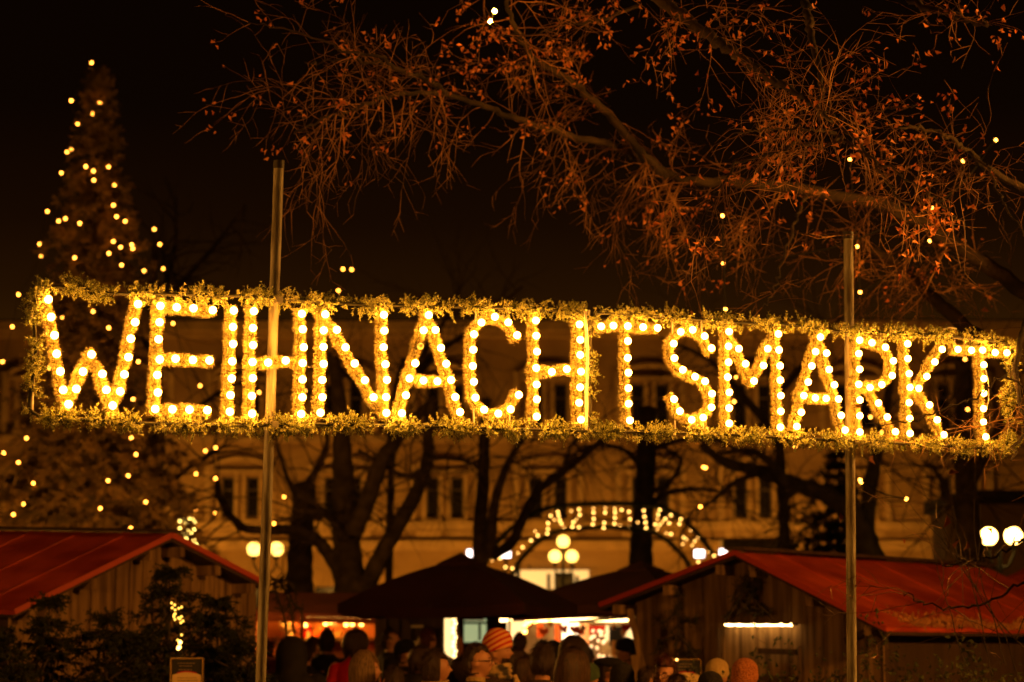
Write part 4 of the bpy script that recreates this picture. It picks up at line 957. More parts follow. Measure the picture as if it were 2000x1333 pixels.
# ================================================================== BARE TREES IN THE BACKGROUND
def bare(label, Y, limbs, seed, base_px, tw=22, L=2.4, r=.022, depth=3, m='darkbark', droop=.01, name='bare_tree'):
    b = P(base_px, 1225, Y); t = thing(name, label, 'tree', (b[0], Y, 0), 'bare trees around the market'); g = G(); T = Twigs(seed)
    for k, (pts, r0, r1) in enumerate(limbs):
        q = [P(x, y, Y + (.5 * math.sin(seed + i + k) if i else 0)) for i, (x, y) in enumerate(pts)]
        if k == 0: q = [np.array((q[0][0], Y, 0.0))] + q
        q = smooth_path(q, 6); g.tube(q, np.linspace(r0, r1, len(q)) * (1 + .06 * np.sin(np.arange(len(q)) * 1.9)), 10)
        if k: T.along(q, int(tw * 1.5), L, r, depth, lo=.15, droop=droop, wander=.13, step=.22, rate=.35)
        else: T.along(q, int(tw * .8), L, r, depth, lo=.55, droop=droop, wander=.13, step=.22, rate=.35)
    g.build('trunk', M[m], t, True); g = G(); T.mesh(g, 3); g.build('twigs', M[m], t)
bare('stout dark tree with a forked trunk behind the left stall roofs', 44, [([(688,1180),(680,1110),(676,1040),(672,960),(668,880),(664,800),(650,700)], .36, .10),
    ([(668,1125),(640,1080),(605,1045),(560,1035),(520,1036),(470,1028),(432,978),(425,940)], .14, .05), ([(672,1050),(650,1015),(625,1000),(590,1000)], .12, .06),
    ([(690,1040),(715,985),(745,900),(770,865),(800,828),(850,780)], .18, .08), ([(715,1150),(742,1090),(775,1030),(812,965),(835,900),(836,840),(845,780)], .17, .09), ([(835,915),(790,930),(745,905),(700,880)], .06, .03), ([(830,900),(870,895),(920,905),(950,930)], .05, .02)], 31, 695, tw=9)
bare('thick ivy-grown trunk left of the forked tree', 45, [([(585,1180),(586,1110),(588,1050),(592,1000),(596,950)], .27, .20), ([(594,960),(640,860),(600,760)], .08, .03), ([(592,1000),(560,930),(540,860)], .07, .02)], 32, 585, tw=9)
bare('pair of slim dark trunks left of the light arch', 50, [([(938,1100),(938,1020),(944,940),(946,860),(950,780)], .17, .10), ([(956,1090),(962,1010),(975,950),(1000,890),(1040,830)], .13, .05), ([(962,1085),(1000,1060),(1022,1010),(1050,960),(1095,925),(1140,890),(1190,850)], .12, .06), ([(1100,925),(1110,880),(1130,850)], .05, .02)], 33, 945, tw=9)
bare('dark tree with a broad arching crown behind the light arch', 64, [([(1252,1120),(1253,1050),(1258,980),(1262,900),(1265,800)], .34, .24), ([(1262,960),(1300,950),(1330,900),(1290,870)], .09, .03), ([(1258,1000),(1300,965),(1370,955),(1430,965)], .10, .03), ([(1262,920),(1220,880),(1160,870),(1100,900)], .09, .03), ([(1264,880),(1330,860),(1400,860),(1480,900)], .09, .03)], 34, 1252, tw=14)
bare('large leaning tree whose limb sweeps down to the right hut', 52, [([(1720,1160),(1700,1080),(1670,1010),(1620,970),(1550,945),(1480,920),(1420,905),(1370,870)], .32, .08), ([(1540,945),(1500,900),(1460,880),(1410,885)], .12, .04), ([(1690,1060),(1700,950),(1720,850),(1740,740)], .20, .08), ([(1480,925),(1430,945),(1390,980),(1350,1000)], .07, .02), ([(1560,950),(1530,985),(1527,1060)], .09, .07)], 35, 1725, tw=16)
bare('tall dark tree in front of the pale stone pillar', 42, [([(1897,1110),(1893,1050),(1888,980),(1886,900),(1885,820),(1880,700)], .28, .14), ([(1885,1010),(1860,980),(1840,940),(1815,905)], .09, .03), ([(1890,960),(1930,880),(1965,820),(2000,760)], .10, .04), ([(1887,900),(1850,860),(1830,800)], .08, .03)], 36, 1898, tw=16)
bare('bare tree with string lights behind the W and E of the sign', 47, [([(300,1090),(302,980),(310,860),(305,700),(300,560),(303,480)], .20, .05), ([(306,640),(350,560),(420,480),(480,400)], .08, .02), ([(308,720),(270,640),(240,560)], .07, .02), ([(305,600),(340,500),(345,380)], .06, .015), ([(303,840),(380,800),(440,760),(500,740)], .07, .02), ([(302,980),(360,920),(440,870)], .07, .03)], 37, 300, tw=14, L=1.8, m='bark')
bare('leafless tree behind the middle letters of the sign', 56, [([(760,1120),(762,1000),(765,880),(770,780),(790,700)], .10, .07), ([(770,800),(840,700),(930,640),(1020,560)], .12, .03), ([(768,860),(700,760),(640,690)], .10, .03), ([(775,760),(860,640),(900,560)], .09, .02)], 38, 762, tw=14)
bare('leafless tree behind the letters S and M of the sign', 56, [([(1533,1080),(1530,1000),(1524,900),(1515,800),(1500,680)], .14, .10), ([(1520,860),(1440,760),(1380,700),(1290,660)], .10, .03), ([(1510,780),(1580,700),(1640,620)], .10, .03)], 39, 1533, tw=18)
# dark conifer hedge mass right of centre
b = P(1640, 1225, 58); b[2] = 0
conifer(b, P(1640, 880, 58)[2], [(0, 1.5), (.3, 1.5), (.6, 1.1), (.85, .6), (1, .1)], 'yew_tree', 'dark yew standing behind the ridge of the right hut', 'tree', 3, 81, sprig=.26, nl=.13, nw=.05, per=8, whorl=.3)
# shrubs at the lower right
def shrub(px, top, Y, w, label, seed, n=2600, cat='shrub', m='yew', size=.045):
    b = P(px, 1225, Y); b[2] = 0; H = P(px, top, Y)[2]; t = thing('shrub', label, cat, b, 'shrubs before the right hut'); T = Twigs(seed); r_ = random.Random(seed)
    for k in range(26):
        a = r_.uniform(0, 6.28); T.grow(b + np.array((.08 * math.cos(a), .08 * math.sin(a), 0)), (math.cos(a) * r_.uniform(.1, .7) * w, math.sin(a) * .5 * w, 1), H * r_.uniform(.6, 1.0), .010, 2, droop=.012, wander=.12, step=.09, rate=.36)
    g = G(); T.mesh(g, 3); g.build('stems', M['twig'] if m == 'leaf' else M['darkbark'], t)
    rn = np.random.default_rng(seed); pts = np.array(T.B); pts = pts[rn.integers(0, len(pts), n)] + rn.normal(0, .03, (n, 3)); pts = pts[pts[:, 2] > .1]
    g = G(); leaves(g, pts, rn, size, hang=.1); g.build('foliage', M[m], t)
shrub(1618, 1258, 18.5, 1.0, 'dark leafy shrub left of the right sign pole', 91, 5200)
shrub(1745, 1262, 18.0, 1.2, 'dark leafy shrub just right of the right sign pole', 92, 5200)
shrub(1850, 1285, 17.0, 1.2, 'low dark shrub with a few lit leaves below the right roof eave', 93, 4200)
shrub(1965, 1240, 17.5, 1.1, 'taller shrub at the right edge of the photo', 94, 3600)
shrub(1560, 1312, 17.5, .9, 'low shrub beside the orange knitted hat', 95, 2400)
T = Twigs(77); 
for x, y, L, dx in ((1965, 1300, 1.5, -.35), (1990, 1330, 1.9, -.25), (2020, 1290, 1.7, -.5), (1940, 1340, 1.5, -.15), (1905, 1345, 1.1, -.5), (1985, 1250, 1.2, .1)):
    T.grow(P(x, y, 9.6), (dx, 0, 1), L * .6, .0026, 1, droop=.03, wander=.08, step=.06, rate=.28)
b = P(1990, 1333, 9.6); t = thing('bramble_bush', 'thin bare arching stems crossing the red roof at the right edge', 'shrub', (b[0], 9.6, 0)); g = G()
for x in (1965, 1990, 2020, 1940, 1905): p = P(x, 1345, 9.6); g.tube([(b[0] + .1, 9.6, 0), (b[0] * .5 + p[0] * .5, 9.6, .7), p], [.008, .007, .005], 5)
T.mesh(g, 4); g.build('stems', M['darkbark'], t)
g = G(); leaves(g, [p for p, d, k in T.tips if random.Random(int(p[0] * 1e4)).random() < .4], np.random.default_rng(4), .045); g.build('leaves', M['leaf'], t)

# ================================================================== NOTICE BOARDS
def notice(px, py, pw, Y, label, ph=60):
    a, b = P(px, py + ph, Y), P(px + pw, py, Y); t = thing('notice_board', label, 'notice board', ((a[0] + b[0]) / 2, Y, 0), 'lit notice boards on posts')
    W_ = b[0] - a[0]; z1_ = b[2]; z0 = z1_ - W_ * 1.42; x0 = a[0]
    g = G(); g.box(x0, b[0], Y, Y + .02, z0, z1_); g.build('board', M['black'], t)
    g = G(); g.box(x0 - .012, x0, Y - .012, Y + .025, z0, z1_ + .012); g.box(b[0], b[0] + .012, Y - .012, Y + .025, z0, z1_ + .012); g.box(x0, b[0], Y - .012, Y + .025, z1_, z1_ + .012); g.build('frame', M['earring'], t)
    g = G(); n = 14; zc = z1_ - W_ * .52; xs = np.linspace(x0 + .004, b[0] - .004, n); top = [zc + W_ * .10 * math.sin(PI * i / (n - 1)) for i in range(n)]
    g.add([(x, Y - .004, z) for x, z in zip(xs, top)] + [(x, Y - .004, z0 + .01) for x in xs], [(i, n + i, n + i + 1, i + 1) for i in range(n - 1)]); g.build('sheet', M['paper'], t)
    g = G(); g.add([(x, Y - .006, z + W_ * .035) for x, z in zip(xs, top)] + [(x, Y - .006, z - W_ * .005) for x, z in zip(xs, top)], [(i, n + i, n + i + 1, i + 1) for i in range(n - 1)][2:-2]); g.build('red_band', M['posterred'], t)
    g = G(); r_ = random.Random(px)
    for row, (zz, wd) in enumerate(((.12, .62), (.21, .5), (.33, .55))):
        x = x0 + W_ * (.5 - wd / 2)
        while x < x0 + W_ * (.5 + wd / 2) - .02: w = r_.uniform(.008, .02); g.box(x, x + w, Y - .004, Y - .001, z1_ - W_ * zz - W_ * .025, z1_ - W_ * zz); x += w + .006
    g.build('heading_lines', M['dimink'], t)
    g = G()
    for row in range(8):
        zz = .60 + row * .085; x = x0 + W_ * .2
        while x < x0 + W_ * .8: w = r_.uniform(.008, .025); g.box(x, x + w, Y - .009, Y - .006, z1_ - W_ * zz - W_ * .02, z1_ - W_ * zz); x += w + .006
    g.build('text_lines', M['ink'], t)
    for s_ in (.12, .88): g = G(); g.box(x0 + W_ * s_ - .015, x0 + W_ * s_ + .015, Y + .021, Y + .05, 0, z1_ - .02); g.build('post', M['iron'], t)
    return t
notice(335, 1288, 60, 17.6, 'black and cream notice board below the hanging baubles at the left hut')
notice(1312, 1290, 55, 19.8, 'black and cream notice board between the woman with glasses and the beige beanie')
bulbs_on(thing('light_string', 'tiny golden lights at the top left corner of the right notice board', 'string lights', P(1306, 1290, 19.6)), [P(1140 + x / 5, 1170 + y / 5, 19.6) for x, y in ((845,598),(860,612),(835,625),(875,630),(852,650),(858,680),(910,595))], .009, M['archbulb'])
# ================================================================== PEOPLE
def ell(z, rx, ry, cy=0, cx=0, n=20): a = np.linspace(0, 2 * PI, n, endpoint=False); return [(cx + rx * math.cos(s), cy + ry * math.sin(s), z) for s in a]
def capsule(g, pts, rad, n=12):
    g.tube(pts, rad, n)
    for p, r in ((pts[0], rad[0]), (pts[-1], rad[-1])): g.sphere(p, r, n, 8)
def headfn(d):
    """skull, brow, nose, lips, chin and ears as one surface; the face looks along -Y"""
    x, y, z = d[:, 0], d[:, 1], d[:, 2]
    r = np.stack([x * .077, y * .098, z * .118], 1)
    jaw = np.clip(-z, 0, 1); r[:, 0] *= 1 - .34 * jaw ** 1.3; r[:, 1] += np.where(y > 0, -.035 * jaw * y, 0)
    r[:, 1] += np.where(y < 0, .010 * np.clip(z - .25, 0, 1), 0)
    def bump(cx, cz, sx, sz, a):
        w = np.exp(-((x - cx) / sx) ** 2 - ((z - cz) / sz) ** 2) * np.clip(-y * 2, 0, 1); r[:, 1] -= a * w
    bump(0, -.15, .11, .11, .034); bump(0, .0, .07, .14, .012); bump(0, .16, .42, .07, .005)
    bump(.33, .03, .15, .09, -.011); bump(-.33, .03, .15, .09, -.011)
    bump(0, -.42, .22, .055, .011); bump(0, -.52, .20, .04, .006); bump(0, -.47, .2, .018, -.004); bump(0, -.78, .28, .16, .011)
    bump(.45, -.22, .2, .2, .004); bump(-.45, -.22, .2, .2, .004)
    return r
def remesh(o, vs):
    m = o.modifiers.new('surface', 'REMESH'); m.mode = 'VOXEL'; m.voxel_size = vs; m.use_smooth_shade = True
    s = o.modifiers.new('soften', 'SMOOTH'); s.factor = .5; s.iterations = 3
def person(px, top, Y, yaw, label, coat='coatblack', hair='hairdark', style='short', hat=None, glasses=False, hood=False, wide=1.0, tilt=0, collar=None, scarf=None, hatm=None, earring=False, beard=False, grp='people in the market crowd', fit=True):
    tp = P(px, top, Y); Htot = tp[2]; hh = Htot - (.035 if hat else .012) - (.03 if hood else 0); k = hh / 1.75
    t = thing('person', label, 'person', (tp[0], Y, 0), grp); lean = random.Random(int(px * 7 + top)); t.rotation_euler = (R(lean.uniform(-2.5, 2.5)), R(lean.uniform(-3, 3)), R(yaw)); WL[t.name] = (0, 0, 0)  # parts are built in the person's own frame
    hz = 1.632 * k; H = np.array((0, -.02 * k, hz)); A = R(tilt)
    # body: one continuous skin surface
    g = G()
    g.sphere(H, 1, 36, 28, fn=lambda d: headfn(d) * k)
    for s in (-1, 1): g.sphere(H + np.array((s * .078, .008, -.012)) * k, np.array((.010, .020, .032)) * k, 10, 8)
    capsule(g, np.array([(0, .0, 1.36), (0, -.005, 1.46), (0, -.012, 1.56)]) * k, np.array([.062, .056, .054]) * k)
    g.loft([ell(z * k, a * k, b * k, c * k) for z, a, b, c in ((.84, .15, .10, 0), (.95, .165, .11, 0), (1.10, .145, .10, 0), (1.28, .17, .11, .0), (1.40, .18, .095, .01), (1.45, .10, .07, .01))])
    for s in (-1, 1):
        capsule(g, np.array([(s * .09, 0, .90), (s * .10, -.01, .50), (s * .105, .02, .10)]) * k, np.array([.085, .058, .042]) * k)
        capsule(g, np.array([(s * .105, .03, .05), (s * .11, -.14, .035)]) * k, np.array([.04, .032]) * k)
        sh, elb, wr = np.array([(s * .185, .01, 1.40), (s * .24, .04, 1.12), (s * .235, -.06, .88)]) * k
        capsule(g, [sh, elb], np.array([.052, .042]) * k); capsule(g, [elb, wr], np.array([.042, .028]) * k)
        hd = (wr - elb) / np.linalg.norm(wr - elb)
        capsule(g, [wr, wr + hd * .08 * k], np.array([.028, .036]) * k)
        for f in range(4):
            b = wr + hd * .085 * k + np.array((0, (f - 1.5) * .019, 0)) * k; ln = (.055, .07, .065, .05)[f] * k
            capsule(g, [b, b + hd * ln * .6, b + hd * ln + np.array((-s * .012, 0, 0))], np.array([.009, .0085, .0075]) * k, 8)
        b = wr + hd * .03 * k; capsule(g, [b + np.array((0, -.025, 0)) * k, b + hd * .04 * k + np.array((0, -.055, 0)) * k], np.array([.011, .009]) * k, 8)
    bo = g.build('body', M['skin'], t, True); remesh(bo, .0085)
    for s in (-1, 1):
        g = G(); g.sphere(H + np.array((s * .0265, -.0765, .004)) * k, .0105 * k, 10, 8); e = g.build('eye', M['paper'], t, True)
        g = G(); g.sphere(H + np.array((s * .0265, -.0838, .004)) * k, .0058 * k, 8, 6); g.build('iris', M['black'], e, True)
        g = G(); g.tube(smooth_path([H + np.array(q) * k for q in ((s * .012, -.092, .022), (s * .028, -.094, .029), (s * .045, -.080, .023))], 3), .0035 * k, 5); g.build('eyebrow', M[hair], t)
    if beard:
        rs = np.random.default_rng(3); a_ = rs.uniform(-1, 1, 900); z_ = rs.uniform(-.98, -.38, 900); q = np.stack([a_ * .75, -np.sqrt(np.clip(1 - (a_ * .75) ** 2, 0, 1)) * .8, z_], 1); q /= np.linalg.norm(q, axis=1)[:, None]
        b_ = H + headfn(q.copy()) * k; dd_ = q * (.6, .6, .3) + np.array((0, 0, -.8)) + rs.normal(0, .2, (900, 3)); dd_ /= np.linalg.norm(dd_, axis=1)[:, None]; g = G(); needles(g, b_, dd_, rs.uniform(.01, .022, 900), .003, rs); g.build('beard', M['hairbrown'], t)
    # coat with sleeves, trousers, shoes
    w = wide; g = G()
    g.loft([ell(z * k, a * k * w, b * k * w, c * k) for z, a, b, c in ((.62, .225, .165, 0), (.85, .205, .15, 0), (1.08, .19, .14, 0), (1.28, .205, .145, .0), (1.39, .195, .12, .01), (1.445, .135, .095, .01), (1.475, .088, .078, .005), (1.50, .076, .072, .0))])
    for s in (-1, 1):
        capsule(g, np.array([(s * .185 * w, .01, 1.375), (s * .25 * w, .04, 1.12)]) * k, np.array([.075, .062]) * k * (.5 + .5 * w)); capsule(g, np.array([(s * .25 * w, .04, 1.12), (s * .24 * w, -.055, .90)]) * k, np.array([.062, .05]) * k)
    c = g.build('coat', M[coat], t, True); remesh(c, .016)
    if collar:
        g = G(); g.loft([ell(z * k, r * k, r * .95 * k, (-.004 + 0) * k) for z, r in ((1.465, .088), (1.50, .074), (1.522, .071), (1.524, .067), (1.50, .066))], False); g.build('collar', M[collar], c, True)
    if scarf:
        g = G()
        for q in range(3): g.tube([(.085 * k * math.cos(a) * (1.06 - .04 * q), (-.01 + .085 * math.sin(a) * (1.1 - .04 * q)) * k, (1.455 + .033 * q + .012 * math.sin(a + q)) * k) for a in np.linspace(0, 2 * PI, 17)], .026 * k, 8)
        g.tube(np.array([(.05, -.12, 1.45), (.06, -.165, 1.33), (.05, -.17, 1.15)]) * k, np.array([.03, .04, .045]) * k, 8)
        g.build('scarf', M[scarf], t, True)
    g = G()
    for s in (-1, 1): capsule(g, np.array([(s * .09, 0, .88), (s * .10, -.01, .50), (s * .105, .02, .11)]) * k, np.array([.10, .078, .062]) * k)
    g.build('trousers', M['trouser'], t, True)
    for s in (-1, 1): g = G(); g.sphere(np.array((s * .11, -.05, .05)) * k, np.array((.052, .145, .052)) * k, 12, 8); g.build('shoe', M['shoe'], t, True)
    # hair
    def shell(sc, cut, thick=.0, name='hair', m=None, drop=0):
        g = G(); nu, nv = 30, 22; V = []; keep = []
        for i in range(nv + 1):
            th = PI * .78 * i / nv
            for j in range(nu):
                ph = 2 * PI * j / nu; d = np.array((math.sin(th) * math.cos(ph), math.sin(th) * math.sin(ph), math.cos(th)))
                ru = 1 + .03 * math.sin(ph * 11 + th * 3) + .02 * math.sin(ph * 23 + 1) + .05 * math.sin(ph * 2 + px) * math.sin(th) + .04 * math.sin(th * 4 + px * .7) + .03 * math.sin(ph * 4 + th * 5 + px)
                V.append(H + np.array((d[0] * .084, d[1] * .106 + .006, d[2] * .126)) * k * sc * ru); keep.append(cut(d))
        f = [(a, b, c_, d_) for i in range(nv) for j in range(nu) for a, b, c_, d_ in [(i * nu + j, (i + 1) * nu + j, (i + 1) * nu + (j + 1) % nu, i * nu + (j + 1) % nu)] if keep[a] and keep[b] and keep[c_] and keep[d_]]
        g.add(V, f); Vn = np.array(V); rs = np.random.default_rng(int(px)); ff = np.array([q[0] for q in f]); ff = ff[rs.integers(0, len(ff), 1500)]
        b_ = Vn[ff] + rs.normal(0, .004, (1500, 3)); od = b_ - H; od /= np.linalg.norm(od, axis=1)[:, None]; dn = np.array((0, 0, -1.0)) - od * (-od[:, 2:3]); dn /= np.linalg.norm(dn, axis=1)[:, None] + .2
        dd_ = dn + od * (.16 if style != 'curly' else .3) + rs.normal(0, .16 if style != 'curly' else .5, (1500, 3)); dd_ /= np.linalg.norm(dd_, axis=1)[:, None]
        o = g.build(name, M[m or hair], t, True)
        g2 = G(); needles(g2, b_, dd_, rs.uniform(.02, .055, 1500) * k * (1 if style != 'short' else .6), .0024, rs); g2.build('loose_strands', M[m or hair], o)
        md = o.modifiers.new('thickness', 'SOLIDIFY'); md.thickness = .012 * k; md.offset = -1; return o
    if style != 'none':
        face = lambda d: not (d[1] < -.18 and d[2] < .52 and abs(d[0]) < .93) and not (abs(d[0]) > .72 and d[2] < -.05 and d[1] < .35)
        ho = shell({'short': 1.0, 'curly': 1.12, 'bun': 1.05}.get(style, 1.06), face if style in ('short',) else (lambda d: not (d[1] < -.30 and d[2] < .50)))
        if style in ('long', 'bob'):
            L = .30 if style == 'long' else .17; g = G(); nu = 26; rings = []
            for i in range(9):
                u = i / 8; z = hz + (.105 - (L + .05) * u ** 1.15) * k; V = []; wd = np.interp(u, (0, .125, .25, .375, .7, 1), (.60, .82, .93, .98, 1.0, .80))
                for j in range(nu):
                    ph = -PI * .28 + PI * 1.56 * j / (nu - 1); ru = 1 + .06 * math.sin(ph * 17 + u * 3) + .04 * math.sin(ph * 31 - u * 2)
                    V.append((.096 * wd * (1 + .14 * math.sin(PI * u)) * math.cos(ph) * k * ru, H[1] + .112 * wd * math.sin(ph) * k * ru + .006, z - (.03 * math.sin(ph * 5) * u + .02 * math.sin(ph * 13) * u) * k))
                rings.append(V)
            V = np.array(rings).reshape(-1, 3); g.add(V, [(i * nu + j, i * nu + j + 1, (i + 1) * nu + j + 1, (i + 1) * nu + j) for i in range(8) for j in range(nu - 1)])
            o = g.build('long_lock', M[hair], ho, True); md = o.modifiers.new('thickness', 'SOLIDIFY'); md.thickness = .02 * k
    if hat:
        g = G(); rings = []; n = 28; Z0 = hz + (.005 if hat != 'cap' else .045) * k
        prof = {'beanie': ((0, 1.06), (.018, 1.09), (.035, 1.08), (.04, 1.05), (.075, 1.02), (.105, .86), (.125, .62), (.138, .30), (.142, .05)),
                'tall': ((0, 1.06), (.02, 1.10), (.04, 1.10), (.045, 1.06), (.085, 1.08), (.12, .95), (.15, .70), (.168, .38), (.174, .05)),
                'cap': ((0, 1.05), (.02, 1.22), (.045, 1.30), (.065, 1.12), (.085, .7), (.092, .1))}[hat]
        for z, s in prof:
            V = []
            for j in range(n):
                ph = 2 * PI * j / n; kn = 1 + (.018 * math.sin(ph * 14) if hat != 'cap' else 0)
                slant = (.028 * math.sin(ph) if hat != 'cap' else -.018 * math.sin(ph))  # lower on the nape, higher on the forehead
                V.append(((.083 if hat == 'cap' else .091) * s * kn * math.cos(ph) * k, H[1] + .006 + .109 * s * kn * math.sin(ph) * k, Z0 + (z * 1.0 - slant * (1 - z / prof[-1][0])) * k))
            rings.append(V)
        g.loft(rings); ho = g.build({'beanie': 'knitted_hat', 'tall': 'knitted_hat', 'cap': 'flat_cap'}[hat], hatm if hatm else M['blackknit'], t, True)
        if hat == 'cap': g = G(); g.sphere((0, H[1] - .115 * k, Z0 + .018 * k), np.array((.075, .05, .010)) * k, 14, 6); g.build('peak', hatm or M['blackknit'], ho, True)
    if hood:
        g = G(); rings = []; nu = 24
        for i in range(12):
            u = i / 11; z = hz + (.15 - .42 * u) * k; rr_ = (.78 if hood == 'hairblond' else 1) * np.array((.03, .085, .112, .125, .130, .130, .128, .125, .125, .135, .155, .17))[i]
            rings.append([(rr_ * math.cos(-PI * .30 + PI * 1.6 * j / (nu - 1)) * k, H[1] + .012 + rr_ * 1.12 * math.sin(-PI * .30 + PI * 1.6 * j / (nu - 1)) * k, z) for j in range(nu)])
        V = np.array(rings).reshape(-1, 3); g.add(V, [(i * nu + j, i * nu + j + 1, (i + 1) * nu + j + 1, (i + 1) * nu + j) for i in range(11) for j in range(nu - 1)])
        o = g.build('hood', M[coat] if hood is True else M[hood], t, True); md = o.modifiers.new('thickness', 'SOLIDIFY'); md.thickness = .018
    if glasses:
        g = G()
        for s in (-1, 1):
            c_ = H + np.array((s * .031, -.103, .002)) * k; g.tube([c_ + np.array((.024 * math.cos(a), 0, .018 * math.sin(a))) * k for a in np.linspace(0, 2 * PI, 17)], .0022, 5)
            g.tube([c_ + np.array((s * .024, 0, .004)) * k, H + np.array((s * .082, -.03, .004)) * k, H + np.array((s * .084, .02, .0)) * k], .0022, 5)
        g.tube([H + np.array((-.008, -.106, .006)) * k, H + np.array((.008, -.106, .006)) * k], .0022, 5); g.build('glasses', M['spect'], t)
    if earring: g = G(); g.sphere(H + np.array((.088, .0, -.055)) * k, .010, 8, 6); g.build('earring', M['earring'], t, True)
    return t
def striped(name, a, b, freq, tiltx):
    m = mat(name, a, .95); t = m.node_tree; c = t.nodes.new('ShaderNodeTexCoord'); w = t.nodes.new('ShaderNodeTexWave'); w.bands_direction = 'Z'; w.wave_profile = 'SIN'
    mp = t.nodes.new('ShaderNodeMapping'); mp.inputs['Rotation'].default_value = (tiltx, 0, 0); w.inputs['Scale'].default_value = freq; w.inputs['Distortion'].default_value = .4
    r = t.nodes.new('ShaderNodeValToRGB'); r.color_ramp.interpolation = 'CONSTANT'; r.color_ramp.elements[0].color = (*a, 1); r.color_ramp.elements[1].position = .55; r.color_ramp.elements[1].color = (*b, 1)
    t.links.new(c.outputs['Object'], mp.inputs[0]); t.links.new(mp.outputs[0], w.inputs[0]); t.links.new(w.outputs[0], r.inputs[0]); t.links.new(r.outputs[0], t.nodes['Principled BSDF'].inputs['Base Color'])
    return m
def knit(name, a, b):
    m = mat(name, a, .95); t = m.node_tree; c = t.nodes.new('ShaderNodeTexCoord'); v = t.nodes.new('ShaderNodeTexVoronoi'); v.inputs['Scale'].default_value = 120
    mp = t.nodes.new('ShaderNodeMapping'); mp.inputs['Scale'].default_value = (1, 1, 1); r = t.nodes.new('ShaderNodeValToRGB'); r.color_ramp.elements[0].color = (*a, 1); r.color_ramp.elements[1].color = (*b, 1); r.color_ramp.elements[0].position = .25; r.color_ramp.elements[1].position = .7
    t.links.new(c.outputs['Object'], mp.inputs[0]); t.links.new(mp.outputs[0], v.inputs[0]); t.links.new(v.outputs[0], r.inputs[0]); t.links.new(r.outputs[0], t.nodes['Principled BSDF'].inputs['Base Color'])
    bp = t.nodes.new('ShaderNodeBump'); bp.inputs['Strength'].default_value = .8; bp.inputs['Distance'].default_value = .01; bp.invert = True
    t.links.new(v.outputs[0], bp.inputs['Height']); t.links.new(bp.outputs[0], t.nodes['Principled BSDF'].inputs['Normal']); return m
BACK = 180
person(560, 1243, 21.5, BACK, 'person in a wide black hooded coat right of the left sign pole', hood=True, wide=1.35, style='none')
person(632, 1231, 27, 165, 'tall person in black with bushy hair left of the red coat', style='curly', wide=1.25)
person(608, 1243, 28, 150, 'person in black partly hidden behind the tall one left of the red coat', hair='hairbrown')
person(686, 1230, 23.5, 172, 'person in a long bright red coat seen from behind', coat='coatred', style='bob', hair='hairdark', wide=.95)
person(710, 1233, 29, 190, 'person in black just right of the red coat', hair='hairbrown', style='short', wide=1.1)
person(765, 1228, 27.5, 95, 'tall dark person standing before the pale notice of the booth', wide=1.2)
person(722, 1269, 17.6, 78, 'person with a light fur-edged hood turning to the right', coat='coatblack', hood='hairblond', hair='hairblond', style='short', earring=True)
person(836, 1229, 25.5, 140, 'tall dark-haired person left of the glowing column', hair='hairred', wide=1.1)
person(850, 1272, 17.2, 100, 'dark-haired person with a pale chin wrap turned to the right', style='curly', scarf='beige', hair='hairdark', wide=1.05)
person(934, 1257, 16.6, 88, 'man in profile with glasses, dark hair and a light collar line', coat='coatbrown', glasses=True, collar='beige', style='short', wide=1.1)
person(974, 1233, 18.2, 70, 'bearded man in a red and yellow striped knitted hat with a patterned scarf', coat='coatbrown', hat='tall', hatm=striped('striped_knit', (.78, .36, .10), (.55, .03, .012), 8.5, .5), beard=True, scarf='coatpale', style='short')
person(1007, 1236, 29, BACK, 'small dark figure seen between the striped hat and the bright white panel', style='short')
person(1001, 1266, 21, 190, 'dark round-headed person just behind the striped hat', hair='hairdark', style='bob', wide=1.1)
person(1051, 1256, 16.8, 172, 'person with dark pinned hair seen from behind, left of the long brown hair', coat='coatbrown', hair='hairdark', style='bun', wide=1.2)
person(1106, 1267, 15.9, BACK, 'woman with long brown hair seen from behind', coat='coatbrown', hair='hairbrown', style='long')
person(1078, 1249, 22, 160, 'dark-capped head between the pinned hair and the long brown hair', hat='beanie', style='short')
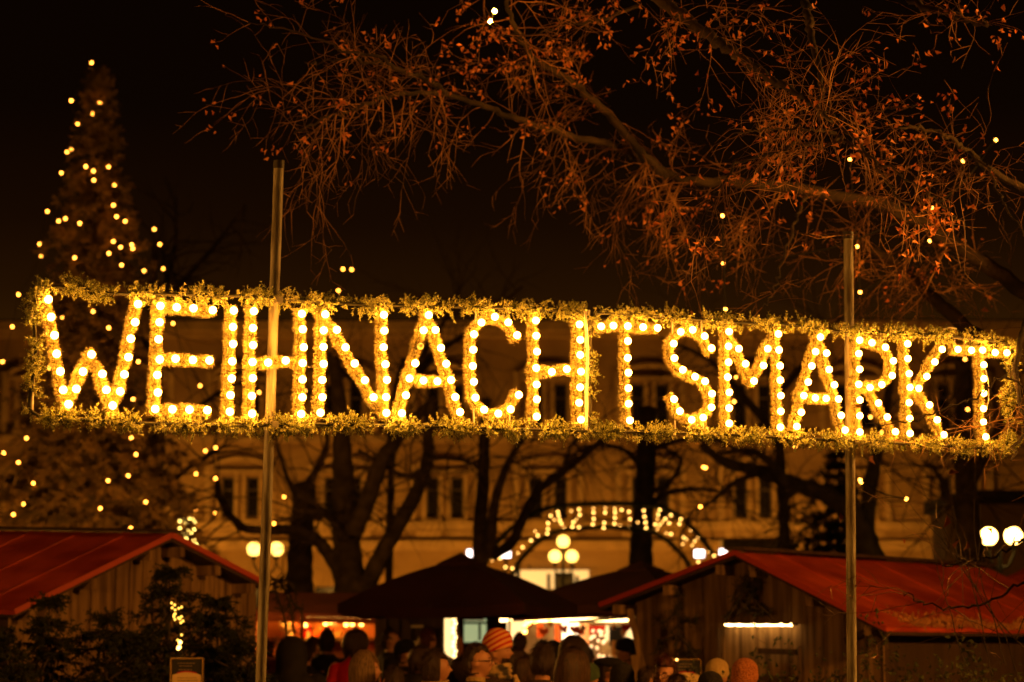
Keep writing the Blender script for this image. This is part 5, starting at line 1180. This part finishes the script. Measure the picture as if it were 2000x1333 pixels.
person(1124, 1241, 21, 185, 'dark figure with a fur collar against the brightest white panel', hood='hairdark', style='curly', hair='hairbrown', wide=1.15)
person(1160, 1291, 18.4, 150, 'person in a dull green knitted hat', hat='beanie', hatm=M['green'], hair='hairdark', style='none')
person(1190, 1279, 19.5, 95, 'person in a flat black cap right of the green hat', hat='cap', coat='coatblack', hair='hairdark')
person(1240, 1243, 24, 255, 'dark-hatted person standing behind the slanting post', hat='beanie', style='short')
person(1212, 1298, 16.6, BACK, 'person in a big black knitted hat in front of the flat cap', hat='tall', coat='coatbrown', wide=1.1)
person(1292, 1287, 16.4, -22, 'woman with glasses and curly auburn hair facing the camera', hair='hairred', style='curly', glasses=True, coat='coatblack')
person(1389, 1283, 17.6, 160, 'person in a beige knitted hat', hat='beanie', hatm=M['beige'], style='none', coat='coatbrown')
person(1373, 1307, 15.6, BACK, 'person in a plain black knitted hat in front of the beige one', hat='beanie', style='none')
person(1455, 1290, 16.2, 150, 'person in an orange coarse-knit hat at the foot of the right hut', hat='tall', hatm=knit('orange_knit', (.50, .17, .05), (.24, .07, .02)), style='none', hair='hairbrown', coat='coatbrown')

for px, top, Y, yaw, lab, kw in ((585, 1252, 25, 170, 'bareheaded dark person between the hooded coat and the tall black figure', {}), 
    (795, 1246, 24, 100, 'dark person in front of the booth, right of the pale notice', dict(hat='beanie', style='short')), (890, 1284, 18.5, 178, 'dark head low between the chin wrap and the man with glasses', dict(style='bob')),
    (815, 1262, 22, 190, 'dark-haired person behind the one with the chin wrap', dict(style='bob')), (1025, 1282, 19.5, 150, 'low dark head just right of the patterned scarf', dict(hair='hairbrown', style='bob')),
    (1143, 1262, 24, 170, 'dark figure behind the green hat', dict(style='short', wide=1.1)), (1262, 1300, 19, 120, 'head in the shade between the black knitted hat and the woman with glasses', dict(style='short')),
    (1336, 1318, 16.2, 175, 'dark head at the bottom edge right of the woman with glasses', dict(style='bun')), (752, 1300, 16.4, 190, 'dark head at the bottom edge right of the fur-edged hood', dict(style='short'))):
    person(px, top, Y, yaw, lab, **kw)
